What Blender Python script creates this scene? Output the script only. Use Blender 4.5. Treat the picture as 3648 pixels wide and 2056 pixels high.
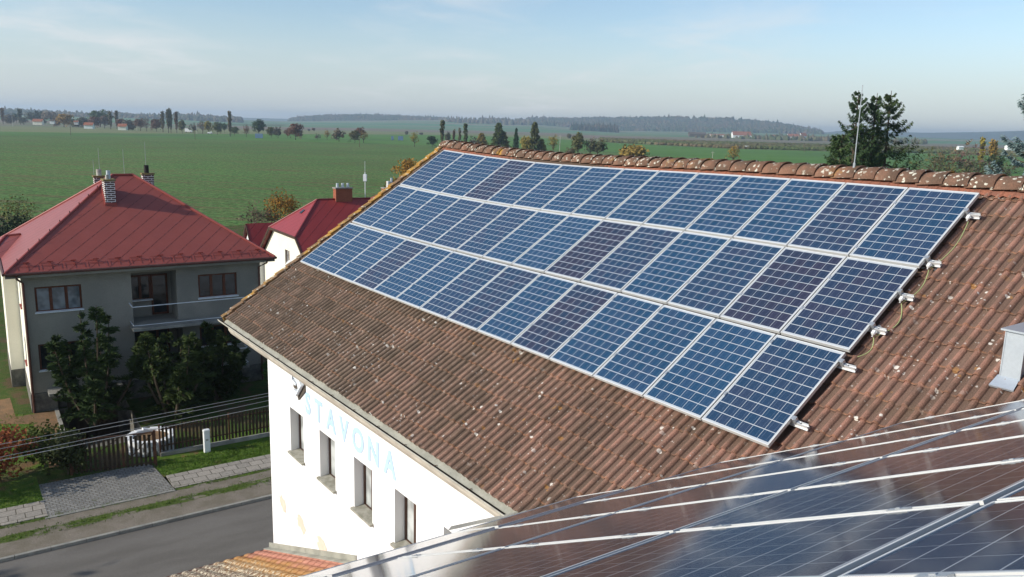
import bpy, bmesh, math, random
from mathutils import Vector, Matrix
R = math.radians
V = Vector
sc = bpy.context.scene
for o in list(bpy.data.objects): bpy.data.objects.remove(o)

# ------------------------------------------------------------------ camera, sky, sun, exposure
HC = 13.5                                   # eye height above the street
FPX, W0, H0 = 2915.9355, 3648, 2056          # focal length in photo pixels, photo size
PITCH, ROLL = 0.19585669, 0.02683757
fwd = V((0, math.cos(PITCH), -math.sin(PITCH)))
r0 = V((1, 0, 0)); u0 = r0.cross(fwd)
RT = math.cos(ROLL)*r0 + math.sin(ROLL)*u0
UP = -math.sin(ROLL)*r0 + math.cos(ROLL)*u0
EYE = V((0, 0, HC))
cd = bpy.data.cameras.new('camera'); cam = bpy.data.objects.new('camera', cd)
sc.collection.objects.link(cam); sc.camera = cam
cd.sensor_width = 36; cd.lens = FPX/W0*36; cd.clip_start = 0.05; cd.clip_end = 40000
cam.matrix_world = Matrix(((RT.x, UP.x, -fwd.x, 0), (RT.y, UP.y, -fwd.y, 0), (RT.z, UP.z, -fwd.z, HC), (0, 0, 0, 1)))

SUN_EL, SUN_AZ = R(26), R(248.4)             # azimuth clockwise from +Y
wd = bpy.data.worlds.new('World'); sc.world = wd; wd.use_nodes = True
SKY_STRENGTH, SUN_STRENGTH = 0.105, 4.6
sun = bpy.data.lights.new('sun', 'SUN'); sun.energy = SUN_STRENGTH; sun.angle = R(0.53); sun.color = (1, .945, .86)
so = bpy.data.objects.new('sun', sun); sc.collection.objects.link(so)
sdir = V((math.sin(SUN_AZ)*math.cos(SUN_EL), math.cos(SUN_AZ)*math.cos(SUN_EL), math.sin(SUN_EL)))
so.rotation_euler = (-sdir).to_track_quat('-Z', 'Y').to_euler(); so.location = (-40, -20, 60)
sc.view_settings.view_transform = 'Standard'; sc.view_settings.look = 'None'
sc.view_settings.exposure = 0.0; sc.view_settings.gamma = 1
sc.render.engine = 'CYCLES'
sc.cycles.use_denoising = True
sc.cycles.use_adaptive_sampling = True; sc.cycles.adaptive_threshold = 0.015
sc.cycles.max_bounces = 6; sc.cycles.diffuse_bounces = 3; sc.cycles.glossy_bounces = 3
sc.cycles.transmission_bounces = 4; sc.cycles.volume_bounces = 0; sc.cycles.transparent_max_bounces = 8
sc.cycles.caustics_reflective = False; sc.cycles.caustics_refractive = False

# ------------------------------------------------------------------ node helpers
def nd(nt, typ, ins=None, **props):
    n = nt.nodes.new(typ)
    for k, v in props.items(): setattr(n, k, v)
    for k, v in (ins or {}).items():
        s = n.inputs[k]
        if isinstance(v, bpy.types.NodeSocket): nt.links.new(v, s)
        elif isinstance(v, bpy.types.Node): nt.links.new(v.outputs[0], s)
        else: s.default_value = v if not (isinstance(v, tuple) and len(v) == 3 and s.type == 'RGBA') else (*v, 1)
    return n
def mth(nt, op, a, b=None, c=None, clamp=False):
    n = nt.nodes.new('ShaderNodeMath'); n.operation = op; n.use_clamp = clamp
    for i, x in enumerate((a, b, c)):
        if x is None: continue
        if isinstance(x, bpy.types.NodeSocket): nt.links.new(x, n.inputs[i])
        else: n.inputs[i].default_value = x
    return n.outputs[0]
def mixc(nt, f, a, b, blend='MIX'):
    n = nt.nodes.new('ShaderNodeMix'); n.data_type = 'RGBA'; n.blend_type = blend; n.clamp_factor = True
    for i, x in ((0, f), (6, a), (7, b)):
        if isinstance(x, bpy.types.NodeSocket): nt.links.new(x, n.inputs[i])
        else: n.inputs[i].default_value = (*x, 1) if isinstance(x, tuple) else x
    return n.outputs[2]
def rng(nt, v, a, b, c=0., d=1., smooth=True):
    n = nd(nt, 'ShaderNodeMapRange', {'Value': v, 'From Min': a, 'From Max': b, 'To Min': c, 'To Max': d})
    n.interpolation_type = 'SMOOTHSTEP' if smooth else 'LINEAR'
    return n.outputs[0]
def noise(nt, vec, scale, detail=3., rough=.55, out=0):
    return nd(nt, 'ShaderNodeTexNoise', {'Vector': vec, 'Scale': scale, 'Detail': detail, 'Roughness': rough}).outputs[out]
def vscale(nt, vec, s):
    return nd(nt, 'ShaderNodeVectorMath', {0: vec, 1: s}, operation='MULTIPLY').outputs[0]
def new_mat(name, rough=.8, spec=.3, metal=0.):
    m = bpy.data.materials.new(name); m.use_nodes = True; nt = m.node_tree
    b = nt.nodes['Principled BSDF']
    b.inputs['Roughness'].default_value = rough; b.inputs['Specular IOR Level'].default_value = spec
    b.inputs['Metallic'].default_value = metal
    return m, nt, b
def setc(nt, b, col): nt.links.new(col, b.inputs['Base Color'])
def bump(nt, b, h, strength=.4, dist=.02):
    n = nd(nt, 'ShaderNodeBump', {'Height': h, 'Strength': strength, 'Distance': dist})
    nt.links.new(n.outputs[0], b.inputs['Normal'])
def pos(nt): return nd(nt, 'ShaderNodeNewGeometry').outputs['Position']
def objco(nt): return nd(nt, 'ShaderNodeTexCoord').outputs['Object']
def uvco(nt): return nd(nt, 'ShaderNodeTexCoord').outputs['UV']
def sepx(nt, v):
    s = nd(nt, 'ShaderNodeSeparateXYZ', {0: v}); return s.outputs[0], s.outputs[1], s.outputs[2]
def tint(nt, name='tint', out='Fac'):
    return nd(nt, 'ShaderNodeAttribute', attribute_type='OBJECT', attribute_name=name).outputs[out]

def m_noisy(name, c1, c2, scale=3., rough=.85, spec=.25, fine=0., fscale=60., bmp=0., metal=0., world=True, stretch=None, c3=None, s3=.3):
    """two colours mixed by noise, optional fine grain and a third large-scale colour"""
    m, nt, b = new_mat(name, rough, spec, metal)
    p = pos(nt) if world else objco(nt)
    if stretch: p = vscale(nt, p, stretch)
    col = mixc(nt, rng(nt, noise(nt, p, scale), .35, .65), c1, c2)
    if c3: col = mixc(nt, rng(nt, noise(nt, p, scale*s3, 4.), .48, .66), col, c3)
    if fine:
        g = rng(nt, noise(nt, p, fscale, 2.), .25, .75, 1-fine, 1+fine, False)
        gc = nd(nt, 'ShaderNodeCombineColor', {0: g, 1: g, 2: g}).outputs[0]
        col = mixc(nt, 1., col, gc, 'MULTIPLY')
    setc(nt, b, col)
    if bmp: bump(nt, b, noise(nt, p, fscale, 3.), bmp, .03)
    return m

# ---- world: physical sky with thin high cloud
wn = wd.node_tree
sky = nd(wn, 'ShaderNodeTexSky', sky_type='NISHITA', sun_disc=False, sun_elevation=SUN_EL, sun_rotation=SUN_AZ, altitude=250., air_density=1.0, dust_density=.8, ozone_density=1.2)
gen = nd(wn, 'ShaderNodeTexCoord').outputs['Generated']
gx, gy, gz = sepx(wn, gen)
dz = mth(wn, 'ADD', gz, .10)
cp = nd(wn, 'ShaderNodeCombineXYZ', {0: mth(wn, 'DIVIDE', gx, dz), 1: mth(wn, 'DIVIDE', gy, dz), 2: 0.}).outputs[0]
wcp = nd(wn, 'ShaderNodeVectorMath', {0: cp, 1: vscale(wn, noise(wn, cp, .9, 2., .5, 1), (1.0, 1.0, 0))}, operation='ADD').outputs[0]
c1 = rng(wn, noise(wn, vscale(wn, wcp, (.85, .62, 1)), 1.05, 6., .58), .43, .70)
c2 = rng(wn, noise(wn, vscale(wn, wcp, (.5, .35, 1)), .55, 3.), .38, .62)
left = rng(wn, gx, -.62, .45, 1.5, .45, False)
cm = mth(wn, 'MULTIPLY', mth(wn, 'MULTIPLY', c1, c2), left, clamp=True)
low = rng(wn, gz, .02, .13, 1., 0.)
skyc = mixc(wn, 1., sky.outputs[0], (1.36, 1.42, 1.50), 'MULTIPLY')
skyc = mixc(wn, mth(wn, 'MULTIPLY', low, .60), skyc, (6.0, 6.65, 7.4))
skyc = mixc(wn, mth(wn, 'MULTIPLY', cm, .72), skyc, (8.1, 8.2, 8.3))
bg = wn.nodes['Background']; wn.links.new(skyc, bg.inputs[0]); bg.inputs[1].default_value = SKY_STRENGTH

# ------------------------------------------------------------------ scene helpers
C = sc.collection.objects
class MB:
    """collects shapes and links them as ONE mesh object"""
    def __init__(s): s.v = []; s.f = []; s.uv = []; s.at = []
    def add(s, vs, fs, uvs=None):
        o = len(s.v); s.v += [tuple(x) for x in vs]; s.f += [tuple(i+o for i in f) for f in fs]
        if uvs: s.uv += list(uvs)
        return o
    def quad(s, a, b, c, d): s.add([a, b, c, d], [(0, 1, 2, 3)])
    def poly(s, pts): s.add(pts, [tuple(range(len(pts)))])
    def box(s, x0, x1, y0, y1, z0, z1, M=None):
        vs = [V((x, y, z)) for z in (z0, z1) for y in (y0, y1) for x in (x0, x1)]
        if M is not None: vs = [M @ p for p in vs]
        s.add(vs, [(0, 2, 3, 1), (4, 5, 7, 6), (0, 1, 5, 4), (2, 6, 7, 3), (0, 4, 6, 2), (1, 3, 7, 5)])
    def bar(s, a, b, w, h, up=V((0, 0, 1))):
        a, b = V(a), V(b); d = (b-a); L = d.length; d.normalize(); x = d.cross(up); x.normalize(); z = x.cross(d)
        vs = [p + x*sx*w/2 + z*sz*h/2 for p in (a, b) for sx, sz in ((-1, -1), (1, -1), (1, 1), (-1, 1))]
        s.add(vs, [(0, 1, 2, 3), (7, 6, 5, 4), (0, 4, 5, 1), (1, 5, 6, 2), (2, 6, 7, 3), (3, 7, 4, 0)])
    def tube(s, pts, rad, n=8, cap=True):
        pts = [V(p) for p in pts]; rad = rad if isinstance(rad, (list, tuple)) else [rad]*len(pts)
        rings = []; ref = V((0, 0, 1))
        for i, p in enumerate(pts):
            d = (pts[min(i+1, len(pts)-1)] - pts[max(i-1, 0)]).normalized()
            x = d.cross(ref if abs(d.dot(ref)) < .95 else V((1, 0, 0))).normalized(); y = d.cross(x)
            rings.append([p + (x*math.cos(t)+y*math.sin(t))*rad[i] for t in [2*math.pi*k/n for k in range(n)]])
        o = len(s.v); s.v += [tuple(q) for r in rings for q in r]
        for i in range(len(pts)-1):
            for k in range(n):
                k2 = (k+1) % n; s.f.append((o+i*n+k, o+i*n+k2, o+(i+1)*n+k2, o+(i+1)*n+k))
        if cap: s.f.append(tuple(o+k for k in range(n-1, -1, -1))); s.f.append(tuple(o+(len(pts)-1)*n+k for k in range(n)))
    def prism(s, poly, d):
        """closed polygon (list of points) extruded by vector d"""
        d = V(d); n = len(poly); a = [V(p) for p in poly]; b = [p+d for p in a]
        s.add(a+b, [tuple(range(n-1, -1, -1)), tuple(range(n, 2*n))] + [(i, (i+1) % n, n+(i+1) % n, n+i) for i in range(n)])
    def build(s, name, m, parent=None, smooth=False, local=False):
        me = bpy.data.meshes.new(name); me.from_pydata(s.v, [], s.f)
        if s.uv:
            l = me.uv_layers.new(name='UVMap'); vi = [0]*len(me.loops); me.loops.foreach_get('vertex_index', vi)
            l.data.foreach_set('uv', [c for i in vi for c in s.uv[i]])
        if s.at:
            a = me.attributes.new('var', 'FLOAT', 'POINT'); a.data.foreach_set('value', s.at)
        me.materials.append(m)
        if smooth: me.polygons.foreach_set('use_smooth', [True]*len(me.polygons))
        o = bpy.data.objects.new(name, me); C.link(o)
        if parent is not None:
            o.parent = parent
            if not local: o.matrix_parent_inverse = base_mat(parent).inverted()
        return o
def base_mat(o):
    M = o.matrix_basis.copy()
    if o.parent: M = base_mat(o.parent) @ o.matrix_parent_inverse @ M
    return M
def tag(o, label, cat, group=None):
    o['label'] = label; o['category'] = cat
    if group: o['group'] = group
    return o
def thing(name, label, cat, loc=(0, 0, 0), group=None):
    o = bpy.data.objects.new(name, None); C.link(o); o.location = loc; o.empty_display_size = .3
    return tag(o, label, cat, group)
def struct(o): o['kind'] = 'structure'; return o
def stuff(o, label, cat): o['kind'] = 'stuff'; return tag(o, label, cat)
def dup(root, M=None, label=None, group=None):
    r = root.copy(); C.link(r)
    if M is not None: r.matrix_basis = M
    if label: r['label'] = label
    if group: r['group'] = group
    def rec(src, dst):
        for ch in list(src.children):
            c = ch.copy(); C.link(c); c.parent = dst; c.matrix_parent_inverse = ch.matrix_parent_inverse.copy(); rec(ch, c)
    rec(root, r)
    return r
def ray(x, y): return RT*((x-W0/2)/FPX) - UP*((y-H0/2)/FPX) + fwd
def at(x, y, z=0.):
    """ground point (height z) seen at photo pixel x, y"""
    d = ray(x, y); return EYE + d*((z-HC)/d.z)
def atdist(x, y, r):
    d = ray(x, y); return EYE + d*(r/math.hypot(d.x, d.y))
def yhor(x): return 400.3 + .02684*x
def rot2(v, a): return V((v.x*math.cos(a)-v.y*math.sin(a), v.x*math.sin(a)+v.y*math.cos(a), v.z))
ORD = ['first', 'second', 'third', 'fourth', 'fifth', 'sixth', 'seventh', 'eighth', 'ninth', 'tenth', 'eleventh', 'twelfth', 'thirteenth', 'fourteenth', 'fifteenth', 'sixteenth', 'seventeenth', 'eighteenth', 'nineteenth', 'twentieth']

def wall_face(mb, P, X, Z, w, h, holes, depth, N):
    """front wall sheet from P along X (width w) and Z (height h) with rectangular holes and reveals of given depth; N = outward normal"""
    xs = sorted({0, w, *[a for q in holes for a in (q[0], q[1])]}); zs = sorted({0, h, *[a for q in holes for a in (q[2], q[3])]})
    for i in range(len(xs)-1):
        for j in range(len(zs)-1):
            cx, cz = (xs[i]+xs[i+1])/2, (zs[j]+zs[j+1])/2
            if any(q[0] < cx < q[1] and q[2] < cz < q[3] for q in holes): continue
            mb.quad(P+X*xs[i]+Z*zs[j], P+X*xs[i+1]+Z*zs[j], P+X*xs[i+1]+Z*zs[j+1], P+X*xs[i]+Z*zs[j+1])
    for q in holes:
        dp = q[4] if len(q) > 4 else depth
        c = [P+X*q[0]+Z*q[2], P+X*q[1]+Z*q[2], P+X*q[1]+Z*q[3], P+X*q[0]+Z*q[3]]
        for k in range(4):
            a, b = c[k], c[(k+1) % 4]; mb.quad(b, a, a-N*dp, b-N*dp)
def window(parent, P, X, Z, N, w, h, panes, fm, gm, fw=.07, name='window', inset=0., sill=None, sm=None):
    """casement window (frame > pane) whose outer lower-left corner is P; N outward"""
    f = MB(); g = MB(); t = .06
    def bx(mb, x0, x1, z0, z1, n0, n1):
        M = Matrix((( X.x, N.x, Z.x, P.x), (X.y, N.y, Z.y, P.y), (X.z, N.z, Z.z, P.z), (0, 0, 0, 1)))
        mb.box(x0, x1, n0, n1, z0, z1, M)
    bx(f, 0, w, 0, fw, -t, 0); bx(f, 0, w, h-fw, h, -t, 0); bx(f, 0, fw, fw, h-fw, -t, 0); bx(f, w-fw, w, fw, h-fw, -t, 0)
    for k in range(1, panes):
        x = w*k/panes; bx(f, x-fw*.75, x+fw*.75, fw, h-fw, -t, .004)
    fo = f.build(name, fm, parent)
    bx(g, fw*.8, w-fw*.8, fw*.8, h-fw*.8, -t*.6, -t*.45)
    g.build('pane', gm, fo)
    if sill:
        s_ = MB(); M = Matrix((( X.x, N.x, Z.x, P.x), (X.y, N.y, Z.y, P.y), (X.z, N.z, Z.z, P.z), (0, 0, 0, 1)))
        s_.prism([M @ V((-.05, -.01, .045)), M @ V((-.05, sill, .012)), M @ V((-.05, sill, -.03)), M @ V((-.05, -.01, -.03))], X*(w+.1))
        s_.build('sill', sm, fo)
    return fo

# ------------------------------------------------------------------ materials
def tile_mat(name, red0, red1):
    """weathered double-roll concrete tiles; UV = metres along ridge / down slope"""
    m, nt, b = new_mat(name, .9, .15)
    uv = uvco(nt); u, v, _ = sepx(nt, uv)
    var = nd(nt, 'ShaderNodeAttribute', attribute_type='GEOMETRY', attribute_name='var').outputs['Fac']
    s = mth(nt, 'FRACT', mth(nt, 'DIVIDE', u, .15))
    roll = mth(nt, 'MULTIPLY', rng(nt, s, .0, .10), rng(nt, s, .60, .44))
    big = noise(nt, uv, .45, 4.)
    red = mth(nt, 'ADD', rng(nt, u, red0, red1, 0, 1, False), mth(nt, 'MULTIPLY', mth(nt, 'SUBTRACT', big, .5), .8), clamp=True)
    red = mth(nt, 'ADD', red, mth(nt, 'MULTIPLY', mth(nt, 'SUBTRACT', var, .5), .4), clamp=True)
    pan = mixc(nt, red, (.118, .088, .064), (.165, .104, .078))
    crest = mixc(nt, red, (.238, .166, .120), (.315, .164, .118))
    patch = rng(nt, noise(nt, uv, 5.5, 4.), .36, .60)
    col = mixc(nt, mth(nt, 'MULTIPLY', roll, mth(nt, 'ADD', mth(nt, 'MULTIPLY', patch, .60), .35)), pan, crest)
    moss = rng(nt, noise(nt, uv, 2.2, 5., .65), .50, .72)
    col = mixc(nt, mth(nt, 'MULTIPLY', moss, .28), col, (.125, .096, .058))
    # lower lip of each course: cleaner, orange
    vf = mth(nt, 'FRACT', mth(nt, 'DIVIDE', mth(nt, 'ADD', v, .44), .352))
    lip = mth(nt, 'MULTIPLY', rng(nt, vf, .91, .99), rng(nt, noise(nt, uv, 7., 2.), .35, .6))
    col = mixc(nt, mth(nt, 'MULTIPLY', lip, .75), col, (.28, .13, .068))
    gr = rng(nt, noise(nt, uv, 70., 2., .7), .25, .75, .62, 1.42, False)
    gr = mth(nt, 'MULTIPLY', gr, rng(nt, var, 0, 1, .82, 1.2, False))
    col = mixc(nt, 1., col, nd(nt, 'ShaderNodeCombineColor', {0: gr, 1: gr, 2: gr}).outputs[0], 'MULTIPLY')
    def spots(scale, thr, size, c, amount):
        nonlocal col
        vo = nd(nt, 'ShaderNodeTexVoronoi', {'Vector': nd(nt, 'ShaderNodeVectorMath', {0: uv, 1: vscale(nt, noise(nt, uv, 30., 1., .5, 1), (.02, .02, 0))}, operation='ADD').outputs[0], 'Scale': scale})
        rr, gg, bb = sepx(nt, vo.outputs['Color'])
        rad = mth(nt, 'MULTIPLY', rng(nt, rr, thr, 1., 0., 1., False), size)
        msk = rng(nt, mth(nt, 'SUBTRACT', vo.outputs['Distance'], rad), .0, -.05)
        col = mixc(nt, mth(nt, 'MULTIPLY', mth(nt, 'MULTIPLY', msk, rng(nt, noise(nt, uv, .9, 4., .65, 0), .44, .58, .12, 1.)), amount), col, c)
    spots(11., .93, .55, (.40, .20, .055), .6)
    spots(12., .80, .40, (.72, .68, .60), .95)
    spots(30., .80, .42, (.60, .56, .50), .85)
    setc(nt, b, col); bump(nt, b, noise(nt, uv, 90., 3.), .5, .01)
    return m
M = {}
M['tile'] = tile_mat('weathered_roof_tile', 5.0, 15.0)
M['tile_wing'] = tile_mat('wing_roof_tile', -5.0, 4.0)
def lichen_mat(name, base, base2, white, yellow, sc_=8.):
    m, nt, b = new_mat(name, .9, .15); p = pos(nt)
    col = mixc(nt, rng(nt, noise(nt, p, 4., 4.), .35, .65), base, base2)
    col = mixc(nt, rng(nt, noise(nt, p, 2.3, 4.), .62-.25*yellow, .78-.25*yellow), col, (.42, .235, .055))
    vo = nd(nt, 'ShaderNodeTexVoronoi', {'Vector': nd(nt, 'ShaderNodeVectorMath', {0: p, 1: vscale(nt, noise(nt, p, 20., 1., .5, 1), (.06, .06, .06))}, operation='ADD').outputs[0], 'Scale': sc_*2.2})
    rr, _, _ = sepx(nt, vo.outputs['Color'])
    msk = rng(nt, mth(nt, 'SUBTRACT', vo.outputs['Distance'], mth(nt, 'MULTIPLY', rng(nt, rr, 1-white, 1., 0., 1., False), .62)), .0, -.08)
    msk = mth(nt, 'MULTIPLY', msk, rng(nt, noise(nt, p, 2.0, 3.), .30, .52))
    col = mixc(nt, msk, col, (.66, .62, .50))
    g = rng(nt, noise(nt, p, 60., 2.), .25, .75, .7, 1.3, False)
    col = mixc(nt, 1., col, nd(nt, 'ShaderNodeCombineColor', {0: g, 1: g, 2: g}).outputs[0], 'MULTIPLY')
    setc(nt, b, col); bump(nt, b, noise(nt, p, 70., 3.), .5, .01)
    return m
M['ridge'] = lichen_mat('lichened_ridge_tile', (.24, .13, .085), (.155, .10, .07), .55, .1)
M['verge'] = lichen_mat('mossy_verge_tile', (.23, .145, .085), (.15, .10, .06), .42, .75)
M['mortar'] = m_noisy('ridge_mortar_red', (.30, .12, .075), (.22, .10, .07), 6., .9, .15, .3, 50.)

def cell_mat(name, blue, dark, rough, line, bus, gap=.0035):
    """polycrystalline cells under glass; UV in metres on the panel"""
    m, nt, b = new_mat(name, rough, .5)
    uv = uvco(nt); x, y, _ = sepx(nt, uv)
    cx = mth(nt, 'DIVIDE', mth(nt, 'SUBTRACT', x, .027), .156); cy = mth(nt, 'DIVIDE', mth(nt, 'SUBTRACT', y, .038), .1564)
    fx, fy = mth(nt, 'FRACT', cx), mth(nt, 'FRACT', cy)
    ix = mth(nt, 'FLOOR', cx); iy = mth(nt, 'FLOOR', cy)
    def edge(f, g): return mth(nt, 'MAXIMUM', mth(nt, 'LESS_THAN', f, g), mth(nt, 'GREATER_THAN', f, 1-g))
    ln = mth(nt, 'MAXIMUM', edge(fx, gap/.156), edge(fy, gap*1.9/.156))
    out = mth(nt, 'MAXIMUM', mth(nt, 'MAXIMUM', mth(nt, 'LESS_THAN', cx, 0), mth(nt, 'GREATER_THAN', cx, 6.)), mth(nt, 'MAXIMUM', mth(nt, 'LESS_THAN', cy, 0), mth(nt, 'GREATER_THAN', cy, 10.)))
    ln = mth(nt, 'MAXIMUM', ln, out)
    t = tint(nt)
    cell = nd(nt, 'ShaderNodeCombineXYZ', {0: ix, 1: iy, 2: mth(nt, 'MULTIPLY', tint(nt, 'seed'), 37.)}).outputs[0]
    rnd = nd(nt, 'ShaderNodeTexWhiteNoise', {'Vector': cell}, noise_dimensions='3D').outputs['Value']
    grain = noise(nt, vscale(nt, uv, (1, 1, 1)), 55., 2.)
    k = mth(nt, 'ADD', t, mth(nt, 'MULTIPLY', mth(nt, 'SUBTRACT', rnd, .5), .55), clamp=True)
    col = mixc(nt, k, blue, dark)
    g = mth(nt, 'MULTIPLY', rng(nt, grain, .3, .7, .8, 1.2, False), rng(nt, rnd, 0, 1, .85, 1.18, False))
    col = mixc(nt, 1., col, nd(nt, 'ShaderNodeCombineColor', {0: g, 1: g, 2: g}).outputs[0], 'MULTIPLY')
    bb = mth(nt, 'MAXIMUM', edge(mth(nt, 'FRACT', mth(nt, 'ADD', fx, .25)), .012), edge(mth(nt, 'FRACT', mth(nt, 'ADD', fx, .75)), .012))
    col = mixc(nt, mth(nt, 'MULTIPLY', bb, bus), col, (.45, .5, .56))
    col = mixc(nt, mth(nt, 'MULTIPLY', ln, line), col, (.72, .76, .78))
    setc(nt, b, col)
    b.inputs['IOR'].default_value = 1.45
    return m
M['cells'] = cell_mat('blue_solar_cells', (.020, .064, .130), (.030, .033, .060), .13, .62, .16, .0028)
M['cells_near'] = cell_mat('dark_solar_cells', (.014, .026, .055), (.020, .022, .032), .10, .45, .08, .0016)
m, nt, b = new_mat('aluminium_frame', .42, .5, .25); b.inputs['Base Color'].default_value = (.74, .74, .71, 1); M['alu'] = m
m, nt, b = new_mat('aluminium_rail', .35, .5, .35); b.inputs['Base Color'].default_value = (.78, .79, .78, 1); M['rail'] = m
m, nt, b = new_mat('clamp_steel', .35, .5, .6); b.inputs['Base Color'].default_value = (.55, .57, .58, 1); M['steel'] = m
M['render'] = m_noisy('white_lime_render', (.93, .93, .92), (.86, .855, .84), .7, .9, .2, .03, 30., .15)
m, nt, b = new_mat('white_street_wall_render', .9, .2)
p = pos(nt); col = mixc(nt, rng(nt, noise(nt, p, .9, 4.), .35, .7), (.86, .855, .84), (.79, .78, .76))
setc(nt, b, col); bump(nt, b, noise(nt, p, 40., 3.), .15, .01); M['wall'] = m
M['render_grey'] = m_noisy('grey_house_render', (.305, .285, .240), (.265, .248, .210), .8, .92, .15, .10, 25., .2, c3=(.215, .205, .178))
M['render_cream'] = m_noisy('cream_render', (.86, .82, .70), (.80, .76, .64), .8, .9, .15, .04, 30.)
M['stone'] = m_noisy('rubble_plinth', (.20, .19, .16), (.12, .115, .10), 3., .95, .1, .3, 12., .5)
M['concrete'] = m_noisy('grey_concrete', (.34, .325, .28), (.25, .24, .21), 2., .95, .15, .2, 40., .3)
M['timber'] = m_noisy('brown_window_timber', (.12, .035, .015), (.085, .027, .012), 5., .55, .3)
M['timber_dark'] = m_noisy('dark_window_timber', (.055, .030, .022), (.085, .045, .028), 6., .6, .3)
M['fence'] = m_noisy('dark_stained_timber', (.040, .028, .018), (.062, .044, .028), 5., .85, .2, .2, 40.)
M['rust'] = m_noisy('rusty_steel', (.12, .055, .03), (.08, .04, .025), 8., .85, .2, .2, 40.)
M['whitemetal'] = m_noisy('white_painted_metal', (.80, .82, .82), (.70, .72, .73), 3., .5, .4)
M['whiteplastic'] = m_noisy('white_plastic', (.82, .82, .80), (.74, .74, .71), 3., .5, .4)
M['downpipe'] = m_noisy('brown_painted_pipe', (.13, .05, .035), (.10, .042, .03), 4., .5, .4)
M['gutter'] = m_noisy('old_zinc_gutter', (.50, .47, .39), (.38, .355, .295), 3., .6, .35, .1, 30.)
M['gutter_in'] = m_noisy('dark_gutter_bottom', (.040, .032, .024), (.060, .05, .035), 6., .9, .1)  # inside of the gutter channel, darker than its outer face
M['zinc'] = m_noisy('galvanised_sheet', (.58, .63, .67), (.50, .55, .60), 1.6, .36, .5, .05, 30., metal=.45)
M['sheet_grey'] = m_noisy('grey_flashing', (.36, .35, .29), (.27, .265, .22), 2.2, .8, .3, .12, 25.)
M['sill'] = m_noisy('mossy_window_sill', (.36, .345, .29), (.25, .24, .19), 7., .85, .2, .2, 45.)
M['cornice'] = m_noisy('shade_toned_cove_plaster', (.55, .50, .42), (.42, .37, .31), 2., .9, .15)  # brownish shade of the cornice underside is put into the plaster colour
def glass_mat(name, col, rough=.06):
    m, nt, b = new_mat(name, rough, .5); c = mixc(nt, rng(nt, noise(nt, objco(nt), 1.7, 2.), .4, .65), col, tuple(x*1.9+.006 for x in col)); setc(nt, b, c); return m
M['glass_dark'] = glass_mat('dark_window_glass', (.012, .014, .016))
M['glass_curtain'] = glass_mat('curtained_window_glass', (.10, .115, .125), .12)
M['glass_white'] = glass_mat('pale_curtained_glass', (.30, .31, .30), .10)
M['black'] = m_noisy('soot_black', (.02, .018, .017), (.035, .03, .028), 9., .8, .2)
M['pot_grey'] = m_noisy('cement_flue', (.52, .50, .44), (.36, .34, .29), 6., .85, .2, .15, 40.)
M['cap_moss'] = m_noisy('mossy_chimney_cap', (.24, .19, .065), (.19, .155, .09), 5., .95, .1, .2, 40.)
def brick_mat(name, c1, c2, mortar, scale, ms=.012, bw=.25, rh=.08):
    m, nt, b = new_mat(name, .9, .15); o = pos(nt)
    x, y, z = sepx(nt, o); q = mth(nt, 'ADD', mth(nt, 'MULTIPLY', x, .853), mth(nt, 'MULTIPLY', y, .522))
    q2 = mth(nt, 'ADD', mth(nt, 'MULTIPLY', x, -.522), mth(nt, 'MULTIPLY', y, .853))
    nx, ny, nz = sepx(nt, nd(nt, 'ShaderNodeNewGeometry').outputs['Normal'])
    side = mth(nt, 'GREATER_THAN', mth(nt, 'ABSOLUTE', mth(nt, 'ADD', mth(nt, 'MULTIPLY', nx, .853), mth(nt, 'MULTIPLY', ny, .522))), .6)
    hx = mth(nt, 'ADD', mth(nt, 'MULTIPLY', q, mth(nt, 'SUBTRACT', 1., side)), mth(nt, 'MULTIPLY', q2, side))
    vec = nd(nt, 'ShaderNodeCombineXYZ', {0: hx, 1: z, 2: 0.}).outputs[0]
    br = nd(nt, 'ShaderNodeTexBrick', {'Vector': vec, 'Color1': c1, 'Color2': c2, 'Mortar': mortar, 'Scale': scale, 'Mortar Size': ms, 'Brick Width': bw, 'Row Height': rh})
    setc(nt, b, br.outputs[0]); return m
M['brick_dark'] = brick_mat('dark_clinker_brick', (.075, .022, .018), (.055, .018, .016), (.70, .68, .64), 1., .022, .36, .10)
M['brick_red'] = brick_mat('red_chimney_brick', (.33, .105, .055), (.26, .08, .045), (.30, .13, .085), 1., .008, .25, .08)
def shingle_mat(name, base, base2, lines):
    """red sheet shingles; UV = metres along eave / up slope; dark diagonal laps"""
    m, nt, b = new_mat(name, .42, .5)
    uv = uvco(nt); u, v, _ = sepx(nt, uv)
    d1 = mth(nt, 'FRACT', mth(nt, 'DIVIDE', mth(nt, 'SUBTRACT', mth(nt, 'MULTIPLY', u, .731), mth(nt, 'MULTIPLY', v, .682)), lines))
    d2 = mth(nt, 'DIVIDE', mth(nt, 'ADD', mth(nt, 'MULTIPLY', u, .682), mth(nt, 'MULTIPLY', v, .731)), .34)
    saw = mth(nt, 'MULTIPLY', mth(nt, 'FRACT', d2), .05)
    dk = mth(nt, 'LESS_THAN', mth(nt, 'ADD', d1, saw), .062)
    fl = mth(nt, 'LESS_THAN', mth(nt, 'FRACT', d2), .04)
    col = mixc(nt, rng(nt, noise(nt, uv, .8, 3.), .3, .7), base, base2)
    col = mixc(nt, mth(nt, 'MULTIPLY', fl, .18), col, tuple(c*.5 for c in base))
    col = mixc(nt, mth(nt, 'MULTIPLY', dk, .78), col, tuple(c*.22 for c in base))
    setc(nt, b, col)
    bump(nt, b, mth(nt, 'SUBTRACT', 1., rng(nt, d1, 0, .12)), .35, .02)
    return m
M['redroof'] = shingle_mat('red_painted_shingle', (.305, .074, .054), (.275, .068, .050), .60)
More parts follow.
